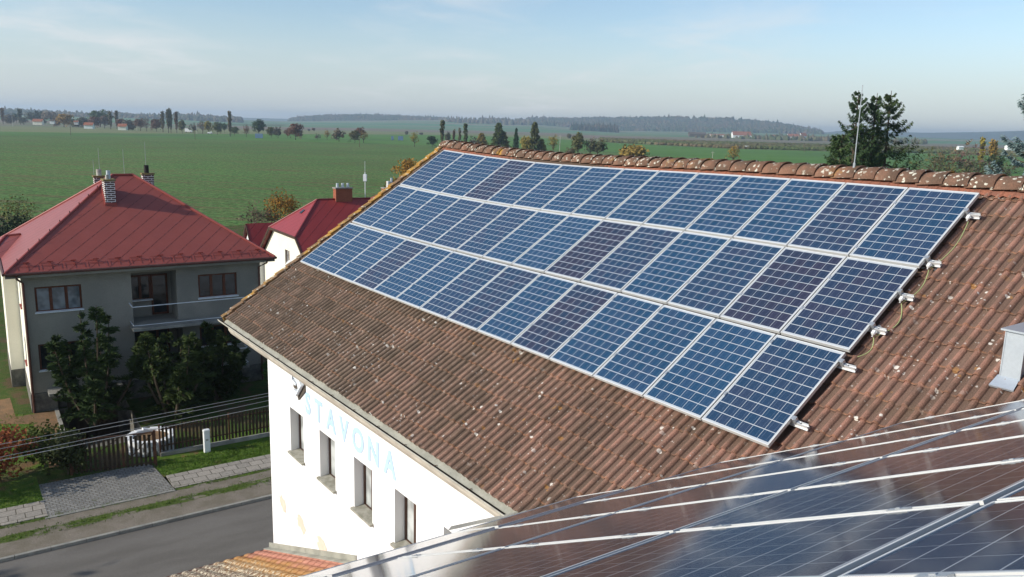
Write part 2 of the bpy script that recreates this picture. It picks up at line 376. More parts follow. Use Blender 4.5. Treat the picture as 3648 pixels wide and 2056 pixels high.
M['redroof2'] = shingle_mat('crimson_painted_shingle', (.29, .036, .032), (.26, .032, .029), .60)
M['redtrim'] = m_noisy('red_painted_trim', (.30, .06, .045), (.26, .052, .042), 3., .5, .4)
M['redtrim2'] = m_noisy('crimson_painted_trim', (.24, .03, .03), (.20, .027, .027), 3., .5, .4)

# ground covers
def grass_mat(name, g1, g2, soil, soil_amt, scale=1.2):
    m, nt, b = new_mat(name, .95, .1); p = pos(nt)
    col = mixc(nt, rng(nt, noise(nt, p, scale*2.5, 5., .65), .35, .65), g1, g2)
    col = mixc(nt, rng(nt, noise(nt, p, scale*.55, 5., .6), .62-soil_amt, .74-soil_amt), col, soil)
    g = rng(nt, noise(nt, p, 22., 3., .7), .25, .75, .45, 1.55, False)
    col = mixc(nt, 1., col, nd(nt, 'ShaderNodeCombineColor', {0: g, 1: g, 2: g}).outputs[0], 'MULTIPLY')
    setc(nt, b, col); bump(nt, b, noise(nt, p, 25., 4.), .8, .06)
    return m
M['lawn'] = grass_mat('mown_lawn', (.075, .145, .018), (.115, .165, .028), (.19, .115, .055), .06)
M['yard'] = grass_mat('rough_garden_ground', (.050, .095, .018), (.085, .105, .028), (.12, .085, .045), .12)
M['soil'] = m_noisy('trodden_soil', (.25, .15, .08), (.19, .125, .07), 2., .95, .1, .3, 18., .5)
m, nt, b = new_mat('crop_field', .95, .08)
p = pos(nt); rp = nd(nt, 'ShaderNodeMapping', {'Vector': p, 'Rotation': (0, 0, R(12))}).outputs[0]
st = noise(nt, vscale(nt, rp, (.10, 1.0, 1)), .32, 5., .7)
pt = noise(nt, p, .55, 6., .75)
col = mixc(nt, rng(nt, pt, .40, .60), (.060, .150, .032), (.104, .205, .054))
col = mixc(nt, mth(nt, 'MULTIPLY', rng(nt, st, .47, .62), .75), col, (.140, .112, .050))
col = mixc(nt, mth(nt, 'MULTIPLY', rng(nt, noise(nt, p, 1.3, 6., .85), .50, .60), .85), col, (.150, .120, .055))
lg = rng(nt, noise(nt, p, .012, 3.), .3, .7, .86, 1.12, False)
g = mth(nt, 'MULTIPLY', rng(nt, noise(nt, p, 1.1, 6., .9), .33, .67, .25, 1.75, False), lg)
col = mixc(nt, 1., col, nd(nt, 'ShaderNodeCombineColor', {0: g, 1: g, 2: g}).outputs[0], 'MULTIPLY')
setc(nt, b, col); M['field'] = m
M['meadow'] = m_noisy('bright_winter_crop', (.085, .180, .036), (.105, .205, .048), .02, .95, .1, .18, .6, c3=(.080, .150, .045))
M['stubble'] = m_noisy('pale_stubble', (.17, .195, .085), (.20, .205, .10), .02, .95, .1, .15, .4)
M['plough'] = m_noisy('ploughed_soil', (.21, .165, .125), (.19, .16, .11), .01, .95, .1, .12, .3, c3=(.13, .19, .09))
M['fargreen'] = m_noisy('far_green_fields', (.085, .20, .08), (.11, .21, .10), .006, .95, .1, c3=(.22, .18, .12), s3=.8, stretch=(.2, 1, 1))
M['slope'] = m_noisy('hillside_fields', (.07, .19, .07), (.27, .20, .14), .0030, .95, .1, stretch=(.12, 1, 1), c3=(.07, .20, .06), s3=1.6)
M['asphalt'] = None
m, nt, b = new_mat('worn_asphalt', .9, .25); p = pos(nt)
rp = nd(nt, 'ShaderNodeMapping', {'Vector': p, 'Rotation': (0, 0, R(-35))}).outputs[0]
col = mixc(nt, rng(nt, noise(nt, vscale(nt, rp, (.35, 1.1, 1)), .8, 4.), .35, .65), (.135, .122, .104), (.170, .155, .134))
g = rng(nt, noise(nt, p, 45., 3., .8), .25, .75, .7, 1.3, False)
col = mixc(nt, 1., col, nd(nt, 'ShaderNodeCombineColor', {0: g, 1: g, 2: g}).outputs[0], 'MULTIPLY')
setc(nt, b, col); bump(nt, b, noise(nt, p, 60., 2.), .3, .01); M['asphalt'] = m
m, nt, b = new_mat('gravel_verge', .95, .15); p = pos(nt)
rp = nd(nt, 'ShaderNodeMapping', {'Vector': p, 'Rotation': (0, 0, R(-35))}).outputs[0]
col = mixc(nt, rng(nt, noise(nt, p, 1.6, 4.), .35, .65), (.185, .158, .115), (.235, .20, .155))
vx, vy, _ = sepx(nt, p)
tt = mth(nt, 'ADD', mth(nt, 'MULTIPLY', mth(nt, 'ADD', vx, 8.66), -.5757), mth(nt, 'MULTIPLY', mth(nt, 'SUBTRACT', vy, 27.82), .8176))
def band(c_, w_): return rng(nt, mth(nt, 'ABSOLUTE', mth(nt, 'SUBTRACT', tt, c_)), w_, w_*.2)
gr_ = mth(nt, 'MAXIMUM', band(1.35, .42), band(2.35, .30))
gr_ = rng(nt, mth(nt, 'MULTIPLY', gr_, rng(nt, noise(nt, vscale(nt, rp, (.45, 1.2, 1)), 1.3, 5., .7), .30, .62)), .28, .62)
col = mixc(nt, gr_, col, (.085, .115, .025))
g = rng(nt, noise(nt, p, 28., 4., .8), .25, .75, .5, 1.5, False)
col = mixc(nt, 1., col, nd(nt, 'ShaderNodeCombineColor', {0: g, 1: g, 2: g}).outputs[0], 'MULTIPLY')
setc(nt, b, col); bump(nt, b, noise(nt, p, 28., 3.), .6, .03); M['verge_ground'] = m
def slab_mat(name, c1, c2, joint, bw, rh, ms, ang, off=.5, warp=.0):
    m, nt, b = new_mat(name, .92, .15); p = pos(nt)
    rp = nd(nt, 'ShaderNodeMapping', {'Vector': p, 'Rotation': (0, 0, -ang)}).outputs[0]
    if warp: rp = nd(nt, 'ShaderNodeVectorMath', {0: rp, 1: vscale(nt, noise(nt, p, 3.5, 2., .5, 1), (warp, warp, 0))}, operation='ADD').outputs[0]
    br = nd(nt, 'ShaderNodeTexBrick', {'Vector': rp, 'Color1': c1, 'Color2': c2, 'Mortar': joint, 'Scale': 1., 'Mortar Size': ms, 'Brick Width': bw, 'Row Height': rh, 'Mortar Smooth': .3}, offset=off)
    g = rng(nt, noise(nt, p, 14., 4., .7), .25, .75, .7, 1.3, False)
    col = mixc(nt, 1., br.outputs[0], nd(nt, 'ShaderNodeCombineColor', {0: g, 1: g, 2: g}).outputs[0], 'MULTIPLY')
    col = mixc(nt, rng(nt, noise(nt, p, .9, 5.), .60, .72), col, (.09, .10, .04))
    setc(nt, b, col); bump(nt, b, mth(nt, 'SUBTRACT', 1., br.outputs['Fac']), .6, .02)
    return m
ST_ANG = R(34.3)
M['slabs'] = slab_mat('pavement_slabs', (.30, .27, .225), (.36, .32, .265), (.10, .085, .06), .50, .44, .016, ST_ANG)
M['cobble'] = slab_mat('granite_setts', (.27, .26, .235), (.20, .195, .18), (.12, .105, .075), .20, .155, .014, ST_ANG, warp=.05)
# foliage: colour per object (custom property "col"), light and dark clumps by position
def leaf_mat(name, rough=.75, trans=.12, var=.35):
    m, nt, b = new_mat(name, rough, .2)
    c = nd(nt, 'ShaderNodeAttribute', attribute_type='OBJECT', attribute_name='col').outputs['Color']
    o = objco(nt)
    g = mth(nt, 'MULTIPLY', rng(nt, noise(nt, o, 1.3, 3.), .3, .7, 1-var, 1+var, False), rng(nt, noise(nt, o, 9., 1.), .3, .7, .8, 1.2, False))
    col = mixc(nt, 1., c, nd(nt, 'ShaderNodeCombineColor', {0: g, 1: g, 2: g}).outputs[0], 'MULTIPLY')
    setc(nt, b, col)
    tr = nd(nt, 'ShaderNodeBsdfTranslucent', {'Color': col})
    mx = nd(nt, 'ShaderNodeMixShader', {0: trans, 1: b.outputs[0], 2: tr.outputs[0]})
    nt.links.new(mx.outputs[0], nt.nodes['Material Output'].inputs[0])
    return m
M['leaf'] = leaf_mat('leaves'); M['needle'] = leaf_mat('needles', .8, .05, .3)
M['bark'] = m_noisy('bark', (.105, .08, .055), (.07, .053, .037), 6., .95, .1, .2, 30.)
M['bark_pale'] = m_noisy('birch_bark', (.55, .53, .48), (.36, .34, .30), 4., .9, .1, .2, 20.)
M['poletimber'] = m_noisy('pole_timber', (.16, .12, .085), (.12, .09, .065), 3., .9, .1)
M['whitepaint'] = m_noisy('white_paint', (.82, .82, .80), (.76, .76, .74), 1., .6, .3)
M['bluepanel'] = m_noisy('blue_hoarding', (.13, .21, .33), (.11, .18, .28), .5, .6, .3)
M['farroof'] = m_noisy('far_tiled_roof', (.33, .14, .09), (.27, .12, .08), .5, .9, .1)
M['brownwood'] = m_noisy('barn_boards', (.14, .115, .095), (.10, .085, .07), .5, .9, .1)
M['rubber'] = m_noisy('black_rubber', (.02, .02, .02), (.03, .03, .03), 9., .8, .2)
M['wire'] = m_noisy('aluminium_wire', (.42, .43, .43), (.36, .37, .37), 1., .5, .4)
M['cable'] = m_noisy('green_yellow_wire', (.42, .46, .20), (.32, .40, .18), 9., .6, .3)
M['letter'] = m_noisy('pale_blue_letter', (.47, .63, .80), (.45, .61, .79), 3., .5, .3)
M['emblem'] = m_noisy('pale_emblem_face', (.80, .86, .92), (.77, .83, .90), 3., .5, .3)
M['stain'] = m_noisy('damp_stain', (.66, .53, .42), (.70, .58, .47), 6., .95, .1)

# ------------------------------------------------------------------ the tiled building (main wing) and its frame of reference
al, be, tl = -0.9412059, 0.58865398, -0.00292589
RO = V((-1.96151823, 22.69610164, -0.68630985+HC))       # panel plane, top left corner of the array
RU = V((math.cos(al)*math.cos(tl), math.sin(al)*math.cos(tl), math.sin(tl)))
HV = V((math.sin(al), -math.cos(al), 0)); UH = V((math.cos(al), math.sin(al), 0))
RV = math.cos(be)*HV + V((0, 0, -math.sin(be))); RV = (RV - RU*RV.dot(RU)).normalized()
RN = RU.cross(RV); RN = RN if RN.z > 0 else -RN
ZU = V((0, 0, 1))
def lerp_tab(x, xs, ys):
    if x <= xs[0]: return ys[0]
    for i in range(len(xs)-1):
        if x <= xs[i+1]: return ys[i] + (ys[i+1]-ys[i])*(x-xs[i])/(xs[i+1]-xs[i])
    return ys[-1]
def sag(u, v):
    t = max(-.06, min(1., u/14.14)); vs = (0, 1.679, 3.368, 5.0, 7.2)
    c = lerp_tab(v, vs, (.107, .067, .025, -.008, -.03)); d = lerp_tab(v, vs, (.0566, .0435, .0276, .02, .01))
    return c*4*t*(1-t) + d*math.sin(2*math.pi*t)
def RP(u, v, h=0.): return RO + RU*u + RV*v + RN*(h - sag(u, v))
# near wing (the roof under the photographer)
O2 = V((1.77053925, 2.80028628, -1.30070652+HC)); NA = V((.54109972, -.70476635, .45881967)); NB = V((.80141461, .59748246, -.02737391)); NN = V((-.2548445, .3825168, .88810764))
PG, PF = 1.63531, 1.027776
def NP(g, f, h=0.): return O2 - NA*(g*PG) + NB*(f*PF) + NN*h
TH, TH2 = -.165, -.15                          # tile surface below panel surface
MP0 = RO + RN*TH; NP0 = O2 + NN*TH2
def above_main(p): return (p-MP0).dot(RN)
def above_near(p): return (p-NP0).dot(NN)

def tile_field(fun, u0, u1, v0, v1, seed, keep, course=.352):
    """double-roll tiles as one surface: rolls every .15 m, courses stepped every .352 m"""
    rd = random.Random(seed); mb = MB()
    offs = [(0, .0), (.010, .020), (.025, .036), (.0425, .042), (.060, .037), (.075, .021), (.086, .0), (.118, -.005)]
    us = []; k = math.floor(u0/.15)
    while k*.15 < u1+.01:
        us += [(k*.15+a, h, math.floor(k/2)) for a, h in offs if u0-1e-6 <= k*.15+a <= u1+1e-6]; k += 1
    n = len(us); rows = []; nc = math.ceil((v1-v0)/course-1e-6)
    jit = {}
    for c in range(nc):
        a = v0+c*course; b_ = min(a+course, v1)
        for (vv, hh, key) in ((a+.001, .0, 0), (a+.55*(b_-a), .012, 0), (b_-.006, .023, 1), (b_+.004, .019, 1)):
            o = len(mb.v)
            for (uu, h, tk) in us:
                if (c, tk) not in jit: jit[(c, tk)] = (rd.gauss(0, .0028), rd.gauss(0, .006), rd.random())
                j = jit[(c, tk)]
                mb.v.append(tuple(fun(uu, vv + (j[1] if key else 0), h + hh + j[0])))
                mb.uv.append((uu, vv)); mb.at.append(j[2])
            rows.append(o)
    for r in range(len(rows)-1):
        for i in range(n-1):
            q = (rows[r]+i, rows[r]+i+1, rows[r+1]+i+1, rows[r+1]+i)
            if keep is None or all(keep(V(mb.v[x])) for x in q): mb.f.append(q[::-1])
    return mb
bld = thing('tiled_building', 'large white rendered building under weathered brown tiles carrying the solar panels', 'building', (4, 16, 0))
tile_field(lambda u, v, h: RP(u, v, TH-.015+h), -.50, 24., -.44, 7.228, 1, lambda p: above_near(p) > -.01).build('roof', M['tile'], bld, smooth=False)
roof = [o for o in bld.children][0]
# deck, underside and rear slope of the main roof
d = MB(); g0, g1 = -.48, 24.
d.quad(RP(g0, -.44, TH-.10), RP(g1, -.44, TH-.10), RP(g1, 7.20, TH-.10), RP(g0, 7.20, TH-.10))
d.quad(RP(g0, -.44, TH-.10), RP(g0, 7.2, TH-.10), RP(g0, 7.2, TH-.02), RP(g0, -.44, TH-.02))
rz = [RP(u_, -.44, TH-.03) for u_ in (g0, 4, 8, 12, 16, 20, g1)]
for a, b_ in zip(rz, rz[1:]):
    lo = -HV*6.4+V((0, 0, -4.25)); d.quad(a, a+lo, b_+lo, b_)
d.build('roof_deck', M['tile_wing'], roof)
# ridge caps
rd = random.Random(5); rb = MB(); mo = MB(); k = 0; uu = -.62
while uu < 24.2:
    L = .40; ax0 = RP(uu, -.55, 0)-ZU*.265; ax1 = RP(uu+L, -.55, 0)-ZU*.265
    ax0 += ZU*rd.gauss(0, .005)
    o = len(rb.v); nseg = 10
    for (ax, r_, dz_) in ((ax0, .190, -.012), (ax1, .208, .014), (ax1, .188, .012), (ax0+RU*.03, .17, -.02)):
        for s_ in range(nseg+1):
            t = math.pi*(s_/nseg)*.94+.09
            rb.v.append(tuple(ax + ZU*dz_ + HV*(math.cos(t)*r_*1.32) + ZU*(math.sin(t)*r_*1.0)))
    for q in range(3):
        for s_ in range(nseg): a = o+q*(nseg+1)+s_; rb.f.append((a, a+1, a+nseg+2, a+nseg+1))
    uu += .352; k += 1
# (the mortar bedding under the caps, with scalloped lower edge over each roll)
u_ = -.5
while u_ < 24:
    w_ = .15
    mo.add([RP(u_, -.40, TH+.085), RP(u_+w_, -.40, TH+.085), RP(u_+w_, -.15, TH+.03), RP(u_+w_*.80, -.10, TH+.035), RP(u_+w_*.35, -.09, TH+.07), RP(u_, -.15, TH+.03)], [(0, 5, 4, 3, 2, 1)]); u_ += w_
rb.build('ridge_caps', M['ridge'], roof, smooth=True); mo.build('ridge_mortar', M['mortar'], roof)
vb = MB(); rd = random.Random(8)
for c in range(22):
    a = -.44+c*.352; b_ = min(a+.40, 7.27); j = rd.gauss(0, .008)
    P = [RP(-.635+j, a, TH+.055), RP(-.455+j, a, TH+.055), RP(-.455+j, b_, TH+.092), RP(-.635+j, b_, TH+.092)]
    Q = [RP(-.635+j, a, TH-.14), RP(-.455+j, a, TH+.02), RP(-.455+j, b_, TH+.05), RP(-.635+j, b_, TH-.10)]
    vb.add(P+Q, [(3, 2, 1, 0), (4, 5, 6, 7), (0, 1, 5, 4), (1, 2, 6, 5), (2, 3, 7, 6), (3, 0, 4, 7)])
vb.build('verge_tiles', M['verge'], roof)
# eave flashing and gutter
fl = MB(); gi = MB(); go = MB(); st = MB()
us = [-.47+.35*i for i in range(72)]
for a, b_ in zip(us, us[1:]):
    if a > 12.6: break
    fl.add([RP(a, 7.10, TH-.02), RP(b_, 7.10, TH-.02), RP(b_, 7.315, TH-.04), RP(a, 7.315, TH-.04), RP(a, 7.315, TH-.055), RP(b_, 7.315, TH-.055)], [(0, 3, 2, 1), (3, 4, 5, 2)])
ug = [-.74]+us
def gut(u_, t, r): return RP(u_, 7.24, TH-.02)+HV*.055-ZU*.045+HV*(-math.cos(t)*r)-ZU*(math.sin(t)*r)
for a, b_ in zip(ug, ug[1:]):
    if a > 12.6: break
    for s_ in range(6):
        t0, t1 = math.pi*s_/6, math.pi*(s_+1)/6
        go.quad(gut(a, t0, .066), gut(b_, t0, .066), gut(b_, t1, .066), gut(a, t1, .066))
        gi.quad(gut(a, t0, .061), gut(a, t1, .061), gut(b_, t1, .061), gut(b_, t0, .061))
go.tube([gut(u_, math.pi, .066) for u_ in ug if u_ < 12.7], .011, 6)
go.poly([gut(-.74, math.pi*s_/8, .066) for s_ in range(9)])
u_ = -.4
gpo = go.build('gutter', M['gutter'], bld); gi.build('gutter_lining', M['gutter_in'], gpo)
fl.build('eave_flashing', M['sheet_grey'], bld)
for k in range(14):
    u_ = -.42+.93*k; s_ = MB()
    s_.bar(RP(u_, 7.30, TH-.028), gut(u_, math.pi, .066)+ZU*.008, .014, .005, RN)
    s_.build('gutter_bracket', M['rust'], gpo)
# walls
WD = 5.322; WZ = 8.15
def WP(u_, z, out=0.): q = V((RO.x, RO.y, 0)) + UH*u_ + HV*(WD+out); q.z = z; return q
wl = MB(); U0 = .71
wins = [(2.12+1.7*k, .79) for k in range(6)]
wall_face(wl, WP(U0, 0), UH, ZU, 13.2, WZ, [(a-U0, a-U0+w_, 5.97, 7.06) for a, w_ in wins], .26, HV)
B2 = -11.3
def wq(ua, oa, ub, ob, z1=WZ): wl.quad(WP(ua, 0, oa), WP(ub, 0, ob), WP(ub, z1, ob), WP(ua, z1, oa))
wq(U0, B2, U0, 0); wq(13.9, 0, 24, 0); wq(24, 0, 24, B2); wq(24, B2, U0, B2)
wl.poly([WP(U0, WZ, B2), WP(U0, WZ, 0), WP(U0, 12.2, B2/2+.2)]); wl.poly([WP(24, WZ, 0), WP(24, WZ, B2), WP(24, 12.2, B2/2+.2)])
wob = wl.build('wall', M['wall'], bld)
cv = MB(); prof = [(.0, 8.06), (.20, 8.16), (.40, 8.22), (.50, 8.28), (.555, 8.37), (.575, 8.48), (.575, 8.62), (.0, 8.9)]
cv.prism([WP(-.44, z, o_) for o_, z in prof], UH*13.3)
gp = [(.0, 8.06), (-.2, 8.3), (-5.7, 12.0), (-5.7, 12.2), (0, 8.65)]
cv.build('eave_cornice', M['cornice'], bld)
for k, (a, w_) in enumerate(wins):
    window(bld, WP(a, 5.97, -.20), UH, ZU, HV, w_, 1.09, 2, M['timber_dark'], M['glass_white'], .06, sill=.27, sm=M['sill'])
# damp stains (thin flaked patches of undercoat on the street wall)
rd = random.Random(3)
for (ua, za, ub, zb) in ((1.28, 4.56, 1.70, 4.26), (2.42, 4.50, 2.89, 4.24), (3.6, 4.50, 4.17, 4.20)):
    pts = []; n_ = 22
    for i in range(n_):
        t = 2*math.pi*i/n_; r_ = 1+rd.uniform(-.28, .28)
        pts.append(WP((ua+ub)/2+math.cos(t)*(ub-ua)*.5*r_, (za+zb)/2+math.sin(t)*.17*r_-math.cos(t)*.05, .004))
    s_ = MB(); s_.prism(pts, HV*.003); s_.build('damp_stain', M['stain'], wob)
# emblem: two interlocking hooks of a lozenge, standing off the wall
em = MB()
A_ = [(2.62, 8.10), (2.40, 7.86), (2.49, 7.765), (2.78, 7.765), (2.80, 7.815), (2.68, 7.835), (2.575, 7.86), (2.60, 7.96), (2.68, 7.99), (2.69, 8.05)]
B_ = [(2.67, 7.955), (2.97, 7.975), (3.09, 7.85), (2.74, 7.50), (2.61, 7.635), (2.78, 7.645), (2.87, 7.665), (2.915, 7.74), (2.86, 7.87), (2.67, 7.925)]
for pl in (A_, B_): em.prism([WP(a, z, .035) for a, z in pl], HV*.075)
emo = em.build('emblem', M['emblem'], bld)
em = MB(); em.prism([WP(a, z, .004) for a, z in ((2.62, 8.10), (2.40, 7.86), (2.45, 7.63), (2.58, 7.60), (2.72, 7.40), (3.11, 7.70), (3.11, 7.84), (2.97, 7.97), (2.86, 7.98), (2.85, 8.08))], HV*.025); em.build('emblem_shade_plate', M['brownwood'], emo)  # dark plate added to paint the hooks' cast shade and thickness
# lettering along the wall head
lt = MB()
def glyph(ch, size):
    c = bpy.data.curves.new('letter', 'FONT'); c.body = ch; c.size = size; c.extrude = .004; c.offset = .022; c.resolution_u = 3
    o = bpy.data.objects.new('letter', c); C.link(o); dg = bpy.context.evaluated_depsgraph_get()
    me = bpy.data.meshes.new_from_object(o.evaluated_get(dg)); vs = [p.co.copy() for p in me.vertices]; fs = [tuple(p.vertices) for p in me.polygons]
    bpy.data.objects.remove(o); bpy.data.curves.remove(c); bpy.data.meshes.remove(me); return vs, fs
for ch, uc in zip('STAVONA', (3.22, 3.80, 4.44, 5.08, 5.72, 6.38, 7.04)):
    vs, fs = glyph(ch, .66); x0 = min(p.x for p in vs); x1 = max(p.x for p in vs)
    lt.add([WP(uc+(p.x-(x0+x1)/2)*.98, 7.24+p.y, .006+p.z) for p in vs], fs)
lt.build('lettering', M['letter'], bld)
# near wing: roof and walls
tile_field(lambda g, f, h: NP(-f/PG, -g/PF, TH2-.015+h) if False else NP(f/PG, g/PF, TH2-.015+h), -4.3, 10.5, -1.3*PG, 3.72*PG, 2, lambda p: above_main(p) > -.01).build('wing_roof', M['tile_wing'], bld)
ww = MB()
e0, e1, e2, e3 = NP(3.68, -4.1, TH2-.1), NP(3.68, 3.6, TH2-.1), NP(-1.3, -4.1, TH2-.1), NP(-1.3, 3.6, TH2-.1)
def dn(p): return V((p.x, p.y, 0))
ww.quad(dn(e0), dn(e1), e1, e0)
rr_ = e2 + (e2-e0) ; rr_.z = e0.z
ww.poly([dn(e0), e0, e2, rr_, dn(rr_)])
ww.build('wing_wall', M['render'], bld)
rs = MB(); r1_ = e3+(e3-e1); r1_.z = e1.z
rs.quad(e2, rr_, r1_+NB*2, e3+NB*8); rs.build('wing_rear_roof', M['tile_wing'], bld)
vg = MB()      # mortared valley
vd = RN.cross(NN).normalized(); vd = vd if vd.z > 0 else -vd
X0 = V((3.966, 8.526, -3.294+HC))
for k in range(40):
    a = X0+vd*(-5.2+k*.4); b_ = a+vd*.4
    vg.quad(a+HV*.0+RV*.0+(-RU)*.10+RN*.016, b_-RU*.10+RN*.016, b_+NB*.12*-1+NN*.02, a-NB*.12+NN*.02)
vg.build('valley_mortar', M['concrete'], roof)

# ------------------------------------------------------------------ solar panels
def make_panel(name, Lx, Ly, glass, label, lip=.013, th=.045):
    """panel in local axes: x across, -y down the long side, z up"""
    t = thing(name, label, 'solar panel')
    f = MB(); w_ = lip
    f.box(0, Lx, -w_, 0, -th, 0); f.box(0, Lx, -Ly, -Ly+w_, -th, 0)
    f.box(0, w_, -Ly+w_, -w_, -th, 0); f.box(Lx-w_, Lx, -Ly+w_, -w_, -th, 0)
    f.box(w_, Lx-w_, -Ly+w_, -w_, -th, -th+.004)
    f.build('frame', M['alu'], t, local=True)
    g = MB(); z = -.0035; P = [(w_, -w_, z), (Lx-w_, -w_, z), (Lx-w_, -Ly+w_, z), (w_, -Ly+w_, z)]
    g.add(P, [(3, 2, 1, 0)], [(p[0], -p[1]) for p in P])
    g.build('glass', glass, t, local=True)
    return t
def axes_mat(o, x, y):
    x = x.normalized(); z = x.cross(y).normalized(); y = z.cross(x)
    return Matrix(((x.x, y.x, z.x, o.x), (x.y, y.y, z.y, o.y), (x.z, y.z, z.z, o.z), (0, 0, 0, 1)))
def set_tint(t, ti, seed):
    for c in t.children:
        if c.name.startswith('glass'): c['tint'] = float(ti); c['seed'] = float(seed)
rows = [(0., 0., 1.679), (1.679, -.0008, 3.368), (3.368, -.0199, 5.003)]
TN = [{3: .85, 12: .5, 13: .28, 0: .25}, {8: .95, 12: .85, 13: .65, 11: .4, 9: .45, 3: .3, 4: .35, 5: .35}, {3: .7, 6: .4, 7: .55, 9: .75, 13: .42, 8: .1, 10: .1}]
rn = ['top', 'middle', 'bottom']
proto = make_panel('solar_panel', .99, 1.638, M['cells'], '')
rd = random.Random(11); first = True
for r, (v0_, so_, v1_) in enumerate(rows):
    sh = [0, -.0008, -.0199, -.0553]
    for i in range(14):
        p0 = RP(i*1.01+sh[r]+.01, v0_); p1 = RP((i+1)*1.01+sh[r], v0_); p2 = RP(i*1.01+sh[r+1]+.01, v1_)
        Mx = axes_mat(p0, p1-p0, p0-p2)
        ti = TN[r].get(i, rd.uniform(.0, .16)); hue = 'dark purplish' if ti > .6 else ('navy blue' if ti > .3 else 'blue')
        lab = f"{hue} solar panel, {ORD[i]} from the left in the {rn[r]} row on the tiled roof"
        t = proto if first else dup(proto); first = False
        t.matrix_basis = Mx; t['label'] = lab; t['group'] = 'solar panels in three rows on the tiled roof'
        set_tint(t, ti, i+r*20)
# mounting rails sticking out past the right hand panels
RAILS = [(.396, 1), (1.451, 1), (2.145, 1), (2.81, 1), (3.508, 0), (4.528, 0)]
for k, (v_, blk) in enumerate(RAILS):
    u_end = 14.31
    t = thing('mounting_rail', f"aluminium mounting rail end, {ORD[k]} from the ridge, beside the right edge of the panels", 'mounting rail', RP(u_end, v_, -.09), 'mounting rails under the roof panels')
    b_ = MB(); us = [-.12+i*(u_end+.12)/14 for i in range(15)]
    for a, c_ in zip(us, us[1:]):
        for (dv, h, w_, hh) in ((0, -.105, .042, .012), (-.017, -.075, .008, .05), (.017, -.075, .008, .05), (0, -.08, .03, .006), (.028, -.108, .018, .008)):
            b_.bar(RP(a, v_+dv, h), RP(c_, v_+dv, h), w_, hh, RN)
    ro = b_.build('rail', M['rail'], t)
    e_ = MB(); e_.bar(RP(14.15, v_-.03, -.03), RP(14.15, v_+.03, -.03), .035, .07, RN); e_.bar(RP(14.13, v_-.028, .004), RP(14.13, v_+.028, .004), .045, .008, RN)
    e_.bar(RP(14.17, v_, -.05), RP(14.21, v_, -.062), .03, .012, RN)
    e_.build('end_clamp', M['steel'], t)
    pc = None
    for i in range(1, 14):
        if pc is None:
            m_ = MB(); m_.box(-.017, .017, -.03, .03, -.02, .007); pc = m_.build('mid_clamp', M['steel'], t, local=True); c_ = pc
        else: c_ = pc.copy(); C.link(c_); c_.parent = t
        c_.matrix_parent_inverse = Matrix.Translation(-V(t.location)); c_.matrix_basis = axes_mat(RP(i*1.01+.005, v_), RU, -RV)
    if blk:
        j = MB(); c0 = RP(14.20, v_+.085, -.07); j.tube([c0-RV*.045+RN*.01, c0-RV*.02+RN*.02, c0+RV*.02+RN*.012, c0+RV*.05-RN*.012], [.012, .026, .027, .014], 8)
        j.build('earthing_clamp', M['whiteplastic'], t)
for k in range(4):
    a, b_ = RAILS[k][0], RAILS[k+1][0] if k < 3 else 3.2
    w_ = MB(); pts = []
    for i in range(13):
        s_ = i/12; uu = 14.21+.09*math.sin(math.pi*s_)*(.6 if k != 2 else 1.3)
        pts.append(RP(uu, a+.12+(b_-a-.02)*s_, -.10-.035*math.sin(math.pi*s_)))
    w_.tube(pts, .006, 5); o = w_.build('earth_wire', M['cable'])
    tag(o, f"thin green and yellow earth wire hanging below the {ORD[k]} rail end from the ridge", 'wire', 'earth wires between rail ends')
# array in the foreground, on the near wing
np_ = make_panel('foreground_solar_panel', .998, 1.585, M['cells_near'], '', .012, .05)
first = True; rd = random.Random(21); cn = ['lowest full', 'second full', 'third full', 'uppermost']
for ci, (g_lo, top) in enumerate(((3, 3), (2, 4), (1, 5), (0, 6))):
    for f_ in range(top, -3, -1):
        p0 = NP(g_lo-1+.02, f_+1-.012); Mx = axes_mat(p0, -NB, NA)
        lab = f"dark glossy foreground solar panel, {ORD[top-f_]} from the valley in the {cn[ci]} column"
        t = np_ if first else dup(np_); first = False
        t.matrix_basis = Mx; t['label'] = lab; t['group'] = 'solar panels in the foreground array'; set_tint(t, rd.uniform(.1, .8), f_+ci*9+50)
ls = make_panel('foreground_solar_panel', .80, 1.632, M['cells_near'], '', .012, .05)
for k in range(3):
    f_top = 2.72-k*1.628; p0 = NP(3.135+.80/PG, f_top); Mx = axes_mat(p0, NA, NB)
    t = ls if k == 0 else dup(ls)
    t.matrix_basis = Mx; t['label'] = f"narrow foreground solar panel at the eave edge before the white wall, {ORD[k]} from the valley"; t['group'] = 'solar panels in the foreground array'; set_tint(t, .4, 80+k)
for ci, top in ((2, 4), (1, 5), (0, 6), (-1, 7)):
    for sgn, gg in (('lower', ci+.80), ('upper', ci+.22)):
        t = thing('mounting_rail', f"aluminium rail and clamps under the {sgn} part of the {cn[2-ci]} foreground panel column", 'mounting rail', NP(gg, top, -.08), 'mounting rails under the foreground array')
        b_ = MB(); b_.bar(NP(gg, -2.1, -.08), NP(gg, top+.06, -.08), .042, .05, NN); b_.build('rail', M['rail'], t)
        pc = None
        for f_ in range(-1, top+1):
            if pc is None: m_ = MB(); m_.box(-.018, .018, -.045, .045, -.02, .005); m_.box(-.007, .007, -.010, .010, .005, .009); pc = m_.build('mid_clamp', M['steel'], t, local=True); c_ = pc
            else: c_ = pc.copy(); C.link(c_); c_.parent = t
            c_.matrix_parent_inverse = Matrix.Translation(-V(t.location)); c_.matrix_basis = axes_mat(NP(gg, f_-.005+.0), -NB, NA)
